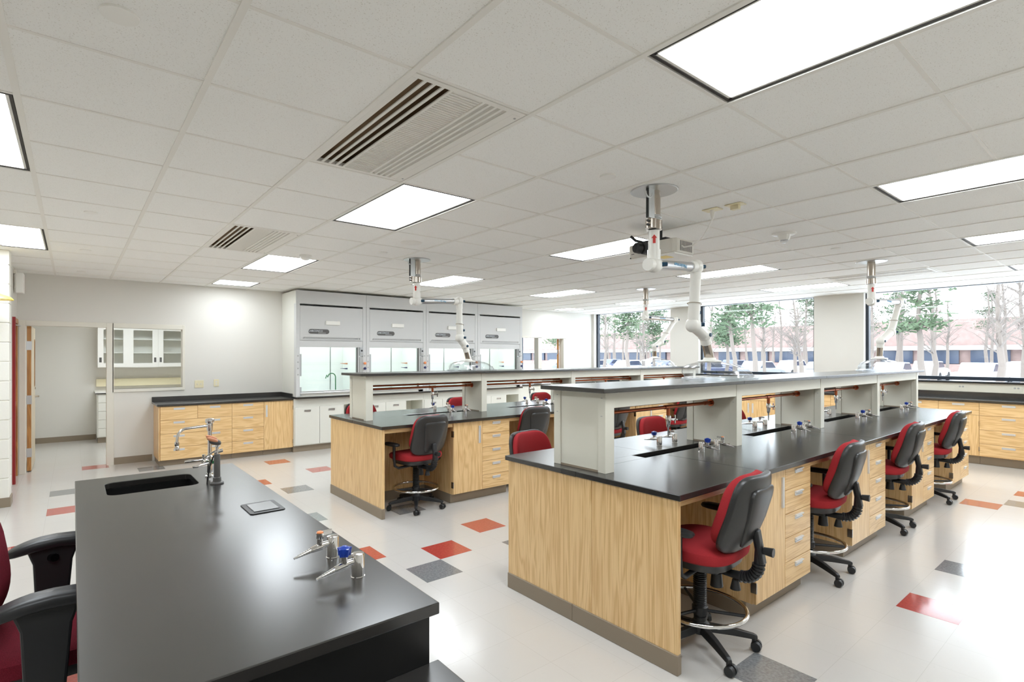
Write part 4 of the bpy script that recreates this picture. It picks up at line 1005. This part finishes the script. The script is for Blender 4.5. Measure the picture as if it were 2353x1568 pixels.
# ================================================================== EXTRACTION ARMS
def arm(base, pts, hood, label, strut, r=.037):
    """base (x,y); pts: e1 z, elbow2 xyz, j xyz, k xyz, end xyz"""
    bx_, by_ = base
    t = thing('extraction_arm', label, 'fume arm', (bx_, by_, ZC), 0, 'jointed fume extraction arms')
    L = lambda p: (p[0] - bx_, p[1] - by_, p[2] - ZC)
    part(t, 'ceiling_plate', MB().lathe([(.15, -.008), (.155, -.004), (.155, -.001)], n=36), 'galvanised', True)
    ez = pts[0] - ZC
    part(t, 'duct', MB().cyl((0, 0, -.17), (0, 0, 0), .042, n=24), 'steel', True)
    part(t, 'duct_collar', MB().lathe([(.046, -.205), (.049, -.20), (.045, -.188), (.05, -.183), (.046, -.17)], n=24), 'galvanised', True)
    sx, sy = strut
    part(t, 'mount_bracket', MB().box(sx - .03, sx + .03, sy - .012, sy + .012, -.20, -.008), 'galvanised')
    part(t, 'bracket_rod', MB().cyl((sx - .036 * (1 if sx else 0), sy, -.20), (sx - .036 * (1 if sx else 0), sy, -.008), .006, n=8), 'black_plastic')
    part(t, 'bracket_hook', MB().tube(arc((sx * 1.4, sy * 1.4, -.035), .035, PI, 2 * PI, 8, 'xz'), .007, 8), 'galvanised', True)
    cl = part(t, 'clamp', MB().cyl((0, 0, -.265), (0, 0, -.205), .053, n=24).cyl((sx * .8, sy * .8, -.265), (sx * .8, sy * .8, -.205), .036, n=20), 'steel', True)
    for dz in (-.222, -.248): part(cl, 'clamp_bolt', MB().cyl((sx * 1.3 - .02, sy * 1.3, dz), (sx * 1.3 + .02, sy * 1.3, dz), .008, n=10), 'black_plastic', True)
    part(t, 'upper_tube', MB().cyl((0, 0, -.27), (0, 0, ez + .05), r, n=24), 'arm_white', True)
    e1 = (0, 0, ez); e2 = L(pts[1]); j = L(pts[2]); k = L(pts[3]); en = L(pts[4])
    V = Vector
    d12 = (V(e2) - V(e1)).normalized()
    part(t, 'elbow', MB().superell(.055, .05, .055, .9, .9, 20, 12).move(e1), 'arm_white', True)
    part(t, 'elbow_sleeve', MB().cyl(V(e1) + V((0, 0, .0)), V(e1) + V((0, 0, .10)), r + .006, n=22).cyl(V(e1) - d12 * .075, V(e1) + d12 * .05, r + .004, n=22), 'arm_white', True)
    l12 = (V(e2) - V(e1)).length
    bm_ = part(t, 'boom_tube', MB().cyl(V(e1) + d12 * .03, V(e2) - d12 * .05, r - .002, n=24), 'aluminium', True)
    m = Matrix.Translation((V(e1) + V(e2)) / 2)
    ang = math.atan2(d12.y, d12.x)
    # maker's name printed upside down on the camera side of the tube
    mm = Matrix.Translation((V(e1) * .5 + V(e2) * .5) + V((math.sin(ang), -math.cos(ang), 0)) * (r - .0015)) @ Matrix.Rotation(ang, 4, 'Z') @ Matrix.Rotation(PI / 2, 4, 'X') @ Matrix.Rotation(PI, 4, 'Z')
    text_mesh('boom_print', 'Nederman', .038, 'blue_print', bm_, mm)
    part(t, 'elbow', MB().superell(.05, .05, .055, .9, .9, 20, 12).move(e2), 'arm_white', True)
    d2 = (V(j) - V(e2)).normalized()
    part(t, 'elbow_sleeve', MB().cyl(V(e2) - d12 * .09, V(e2), r + .005, n=22).cyl(V(e2), V(e2) + d2 * .09, r + .004, n=22), 'arm_white', True)
    ln = (V(j) - V(e2)).length
    part(t, 'fore_tube', MB().cyl(V(e2) + d2 * .05, V(e2) + d2 * ln * .68, r, n=24), 'arm_white', True)
    part(t, 'fore_sleeve', MB().cyl(V(e2) + d2 * ln * .60, V(j), r + .005, n=24), 'arm_white', True)
    part(t, 'wire_bail', MB().tube([V(e2) + d2 * ln * .66 + V((.05 * math.cos(a), .05 * math.sin(a), .02 * math.sin(a * .5))) for a in [2 * PI * i / 16 for i in range(16)]], .003, 6, closed=True), 'steel', True)
    part(t, 'swivel', MB().superell(.056, .056, .056, .9, .9, 20, 12).move(j), 'arm_white', True)
    part(t, 'swivel_neck', MB().cyl(V(j), V(k), r + .010, r + .006, 22), 'arm_white', True)
    part(t, 'swivel', MB().superell(.048, .048, .05, .9, .9, 20, 12).move(k), 'arm_white', True)
    d3 = (V(en) - V(k)).normalized()
    part(t, 'drop_sleeve', MB().cyl(V(k), V(k) + d3 * .075, r + .004, n=22), 'arm_white', True)
    part(t, 'drop_tube', MB().cyl(V(k) + d3 * .06, V(en), r - .001, n=22), 'steel', True)
    nrm = V((math.sin(ang), -math.cos(ang), 0))
    for c, dd in ((V(e1), d12 * .055 + nrm * .045), (V(e2), d12 * .05 + nrm * .03), (V(j), nrm * .05 + d12 * .04), (V(k), nrm * .045), (V(j) + d2 * -.09, d12 * .05 + nrm * .01)):
        part(t, 'friction_knob', MB().cyl(c + dd * .7, c + dd * 1.25, .016, .014, 14), 'dark_blue_cap', True)
    ay = -r - .001
    st = part(t, 'arrow_sticker', MB().prism([(-.009, -.36), (.009, -.36), (.009, -.325), (.018, -.325), (0, -.302), (-.018, -.325), (-.009, -.325)], -r - .0015, -r + .006, 'y'), 'red_sticker')
    st.rotation_euler = (0, 0, YAW - PI / 2 - .25)
    # clear canopy on the shelf
    hx, hy, hz_, ha, hb, hh = hood
    H = (hx - bx_, hy - by_, hz_ - ZC)
    part(t, 'hood_collar', MB().lathe([(.085, -.006), (.09, 0), (.085, .008), (.05, .014), (.045, .03)], (en[0], en[1], en[2] - .03), 28), 'arm_white', True)
    n = 40; prof = [(1.0, 0), (.97, .03), (.90, .35), (.80, .62), (.62, .80), (.42, .90), (.25, 1.0)]
    v = []; f = []
    cx0, cy0 = H[0], H[1]; ox_, oy_ = en[0], en[1]
    for s_, hf in prof:
        for i in range(n):
            th = 2 * PI * i / n; e_ = .55
            cxx = math.copysign(abs(math.cos(th)) ** e_, math.cos(th)); syy = math.copysign(abs(math.sin(th)) ** e_, math.sin(th))
            fl_ = 1 + .06 * math.cos(8 * th) * (0.2 < hf < .9)
            v.append((cx0 + (ox_ - cx0) * hf + ha * s_ * cxx * fl_, cy0 + (oy_ - cy0) * hf + hb * s_ * syy * fl_, H[2] + .012 + (hh - .012) * hf))
    m_ = len(prof)
    for k_ in range(m_ - 1):
        for i in range(n): f.append((k_ * n + i, k_ * n + (i + 1) % n, (k_ + 1) * n + (i + 1) % n, (k_ + 1) * n + i))
    can = part(t, 'canopy', MB().add(v, f), 'clear_acrylic', True)
    rim = []
    for i in range(n):
        th = 2 * PI * i / n; e_ = .55
        rim.append((cx0 + ha * 1.04 * math.copysign(abs(math.cos(th)) ** e_, math.cos(th)), cy0 + hb * 1.04 * math.copysign(abs(math.sin(th)) ** e_, math.sin(th)), H[2] + .009))
    part(can, 'canopy_rim', MB().tube(rim, .008, 8, closed=True), 'clear_acrylic', True)
ZS = 1.368 + .026
arm((3.05, 2.12), (2.19, (3.60, 2.14, 2.235), (3.63, 2.18, 1.81), (3.82, 2.20, 1.74), (3.93, 2.22, 1.565)), (4.06, 2.20, ZS, .33, .19, .145), 'extraction arm with clear canopy in front of the projector', (-.07, -.02))
arm((3.10, 5.34), (2.21, (3.69, 5.34, 2.245), (3.70, 5.34, 1.80), (3.78, 5.34, 1.70), (3.83, 5.34, 1.54)), (3.90, 5.36, ZS, .29, .19, .13), 'extraction arm over the near end of the hood island shelf', (-.07, -.02))
arm((7.33, 2.12), (2.22, (8.40, 2.12, 2.28), (8.12, 2.14, 1.88), (7.80, 2.16, 1.76), (7.83, 2.18, 1.575)), (7.95, 2.20, ZS, .38, .19, .15), 'extraction arm in front of the widest window', (.07, .02))
arm((7.40, 5.30), (2.215, (8.25, 5.30, 2.215), (7.85, 5.32, 1.82), (7.70, 5.34, 1.74), (7.73, 5.36, 1.57)), (7.82, 5.36, ZS, .36, .19, .15), 'extraction arm over the far end of the hood island shelf', (.07, .02))

# ================================================================== PROJECTOR
t = thing('projector', 'beige ceiling projector with big black lens behind the extraction arm', 'projector', (3.82, 2.455, 2.417))
part(t, 'body', MB().prism([(0, .03), (.03, 0), (.27, 0), (.30, .03), (.30, .44), (.27, .47), (.02, .47), (0, .45)], .012, .128), 'projector_body', bevel=.012)
part(t, 'lower_shell', MB().box(.015, .285, .015, .455, 0, .014), 'white_plastic', bevel=.006)
part(t, 'lens', MB().cyl((.02, .27, .072), (-.055, .27, .072), .050, n=28).cyl((-.055, .30, .074), (-.10, .31, .076), .046, .043, 28), 'black_plastic', True)
part(t, 'lens_glass', MB().cyl((-.098, .31, .076), (-.103, .31, .076), .034, n=24), 'black_gloss', True)
gs = MB()
for i in range(9): gs.box(.075 + i * .020, .083 + i * .020, -.002, .002, .028, .112)
part(t, 'vent_grille', gs, 'grey_plastic')
part(t, 'status_window', MB().box(-.001, .0, .40, .43, .045, .05).cyl((-.001, .44, .015), (.002, .44, .015), .006, n=10), 'black_plastic')
part(t, 'warning_label', MB().box(.05, .17, .12, .22, -.0015, 0), 'yellow_plastic')
part(t, 'mount_plate', MB().box(.02, .24, .10, .36, .132, .15), 'black_plastic', bevel=.004)
part(t, 'mount_claw', MB().tube([(.02, .33, .14), (-.01, .38, .16), (-.02, .42, .20)], .012, 8).tube([(.03, .22, .14), (.0, .24, .18), (.01, .25, .215)], .014, 8), 'black_plastic', True)
part(t, 'mount_pole', MB().cyl((.13, .23, .15), (.13, .23, .2705), .02, n=14), 'black_plastic', True)
o = part(None, 'projector_cable', MB().tube([(0, 0, -.072), (.01, .03, -.12), (.03, .10, -.19), (.06, .20, -.235), (.10, .30, -.225), (.16, .37, -.19), (.17, .40, -.16)], .006, 8), 'white_plastic', True, loc=(3.782, 2.114, ZC))
tag(o, 'white power cable looping from the ceiling outlet to the projector', 'cable')

# ================================================================== STORAGE ROOM FURNITURE
t = thing('store_cabinet', 'white drawer cabinet with pale top seen through the storage door', 'cabinet', (.345, 11.95, 0))
part(t, 'toe_kick', MB().box(.01, 2.2, .04, .6, 0, .10), 'vinyl_base')
part(t, 'body', MB().box(0, 2.2, .02, .615, .10, .89), 'cabinet_white')
for c in range(4):
    for r_ in range(5): part(t, 'drawer', MB().box(.015 + c * .55, .54 + c * .55, 0, .02, .115 + r_ * .154, .264 + r_ * .154), 'cabinet_white', bevel=.002)
part(t, 'counter_edge', MB().box(-.03, 2.2, -.02, .615, .89, .905), 'black_epoxy')
part(t, 'counter', MB().box(-.03, 2.2, -.015, .615, .905, .925), 'white_plastic', bevel=.002)
part(t, 'backsplash', MB().box(0, 2.2, .55, .615, 1.0, 1.14), 'ivory_plastic')
t = thing('glass_cabinet', 'white wall cabinet with sliding glass doors in the storage room', 'cabinet', (.36, 12.20, 1.36))
part(t, 'carcass', MB().box(0, 2.2, .35, .37, 0, .80).box(0, .02, 0, .35, 0, .80).box(2.18, 2.2, 0, .35, 0, .80).box(.02, 2.18, 0, .35, 0, .02).box(.02, 2.18, 0, .35, .78, .80).box(.93, .95, .0, .35, .02, .78), 'white_plastic')
for zz in (.27, .53): part(t, 'shelf', MB().box(.02, 2.18, .04, .35, zz, zz + .016), 'white_plastic')
for c, (a, b) in enumerate(((.0, .47), (.46, .935), (.945, 1.42), (1.41, 1.88))):
    yo = -.02 if c % 2 == 0 else -.004
    d = part(t, 'sliding_door', MB().box(a, a + .085, yo, yo + .016, .01, .79).box(b - .085, b, yo, yo + .016, .01, .79).box(a + .085, b - .085, yo, yo + .016, .01, .08).box(a + .085, b - .085, yo, yo + .016, .71, .79), 'white_plastic')
    part(d, 'door_pane', MB().box(a + .085, b - .085, yo + .005, yo + .009, .08, .71), 'window_glass')
    hx = a + .04 if c % 2 == 0 else b - .04
    part(d, 'finger_pull', MB().box(hx - .018, hx + .018, yo - .003, yo, .10, .19), 'grey_plastic')

# ================================================================== OUTSIDE
gr = struct('ground', MB().box(XW + .2, 180, -90, 140, -.5, -.25), 'pale_ground', 'pale ground and parking lot outside the windows')
part(gr, 'parking_strip', MB().box(38, 56, -60, 110, -.26, -.24), 'asphalt')
def tree(kind, x, y, h, seed, label):
    rnd = random.Random(seed)
    t = thing(kind + '_tree', label, 'tree', (x, y, -.25), rnd.uniform(0, 6), 'trees beyond the windows')
    tr = MB(); br = MB(); fo = MB()
    bend = [(0, 0)]
    n = 7
    for i in range(n): bend.append((bend[-1][0] + rnd.uniform(-.12, .12), bend[-1][1] + rnd.uniform(-.12, .12)))
    P = [(bend[i][0], bend[i][1], h * i / n) for i in range(n + 1)]
    tr.tube(P, [.17 * (1 - .85 * i / n) * (h / 10) ** .5 + .015 for i in range(n + 1)], 7)
    def at(f):
        k = min(int(f * n), n - 1); u = f * n - k
        return Vector(P[k]).lerp(Vector(P[k + 1]), u)
    tips = []
    for i in range(26 if kind == 'bare' else 20):
        f = rnd.uniform(.35 if kind == 'bare' else .5, .98); p = at(f); a = rnd.uniform(0, 2 * PI)
        l = h * rnd.uniform(.08, .24) * (1.15 - f) * 1.6; up = rnd.uniform(.35, 1.1) if kind == 'bare' else rnd.uniform(-.05, .4)
        q = p + Vector((math.cos(a) * l, math.sin(a) * l, l * up))
        br.tube([p, p.lerp(q, .5) + Vector((0, 0, l * .08)), q], [.035, .022, .008], 5); tips.append((p, q, l))
        for _ in range(4 if kind == 'bare' else 1):
            s = p.lerp(q, rnd.uniform(.3, .95)); e = s + Vector((rnd.uniform(-1, 1), rnd.uniform(-1, 1), rnd.uniform(.1, 1.1))) * l * .45
            br.tube([s, e], [.012, .004], 4)
            if kind == 'bare':
                for _ in range(3):
                    s2 = s.lerp(e, rnd.uniform(.3, 1)); br.tube([s2, s2 + Vector((rnd.uniform(-1, 1), rnd.uniform(-1, 1), rnd.uniform(.2, 1))) * l * .25], [.006, .003], 3)
    if kind == 'pine':
        for p, q, l in tips:
            for _ in range(34):
                c = p.lerp(q, rnd.uniform(.35, 1.1)) + Vector((rnd.gauss(0, .28), rnd.gauss(0, .28), rnd.gauss(0, .13)))
                d = Vector((rnd.uniform(-1, 1), rnd.uniform(-1, 1), rnd.uniform(-.2, .7))).normalized() * rnd.uniform(.14, .34); w = d.orthogonal().normalized() * .06
                fo.add([c - w, c + w, c + d + w * .3, c + d - w * .3], [(0, 1, 2, 3)])
    part(t, 'trunk', tr, 'bark', True)
    part(t, 'branches', br, 'bare_twigs')
    if kind == 'pine': part(t, 'needles', fo, 'pine_needles')
rnd = random.Random(3)
spots = []
def free(x, y, r): return all((x - a) ** 2 + (y - b) ** 2 > r * r for a, b in spots)
for row, (xa, xb, n, r) in enumerate(((21, 35, 26, 2.6), (57, 74, 44, 3.2))):
    cnt = tries = 0
    while cnt < n and tries < 900:
        tries += 1
        x = rnd.uniform(xa, xb); y = rnd.uniform(-.12, .98) * x
        if not free(x, y, r): continue
        spots.append((x, y)); cnt += 1
        k = 'pine' if rnd.random() < .42 else 'bare'
        h = (rnd.uniform(4.6, 6.4) if row == 0 else rnd.uniform(7.5, 10.5)) * (1 if k == 'pine' else .95)
        where = ('in front of the parked cars', 'behind the parked cars')[row]
        tree(k, x, y, h, 100 + len(spots), ('pine tree with loose tufted crown outside, ' if k == 'pine' else 'leafless pale tree with fine branches outside, ') + where)
t = thing('office_building', 'long low brick building with a blue window band across the parking lot', 'building', (78, -20, -.25))
part(t, 'wall', MB().box(0, 12, 0, 110, 0, .9).box(0, 12, 0, 110, 2.5, 6.0).box(.4, 12, 0, 110, .9, 2.5), 'brick_far')
part(t, 'canopy_band', MB().box(-.5, 0, 0, 110, 2.5, 3.0), 'car_white')
for i in range(26): part(t, 'window', MB().box(.0, .4, .6 + i * 4.2, 3.8 + i * 4.2, .95, 2.45), 'far_glass')
def car(m, x, y, rz, label):
    t = thing('parked_car', label, 'car', (x, y, -.24), rz, 'cars parked in the lot')
    part(t, 'body', MB().prism([(-2.2, .35), (2.2, .35), (2.2, .75), (1.3, .92), (-1.9, .95), (-2.2, .85)], -.85, .85, 'y'), m, bevel=.08)
    part(t, 'cabin', MB().prism([(-1.7, .93), (1.0, .93), (.35, 1.42), (-1.1, 1.45)], -.72, .72, 'y'), m, bevel=.06)
    part(t, 'side_glass', MB().prism([(-1.45, .98), (.75, .98), (.25, 1.36), (-1.0, 1.38)], -.735, .735, 'y'), 'far_glass')
    for wx in (-1.4, 1.4):
        for s in (-1, 1): part(t, 'wheel', MB().cyl((wx, s * .70, .32), (wx, s * .88, .32), .32, n=16), 'tyre')
for i in range(22):
    x = 40 if i % 2 else 50; y = -4 + i * 2.05 * (1 if x < 45 else 1.2)
    m, nm = [('car_white', 'white'), ('car_silver', 'silver grey'), ('car_white', 'white'), ('car_blue', 'dark blue')][rnd.randrange(4)]
    car(m, x, y, rnd.choice((0, PI)) + rnd.uniform(-.05, .05), '%s car parked in the lot, row %s the building' % (nm, 'farther from' if x < 45 else 'closer to'))
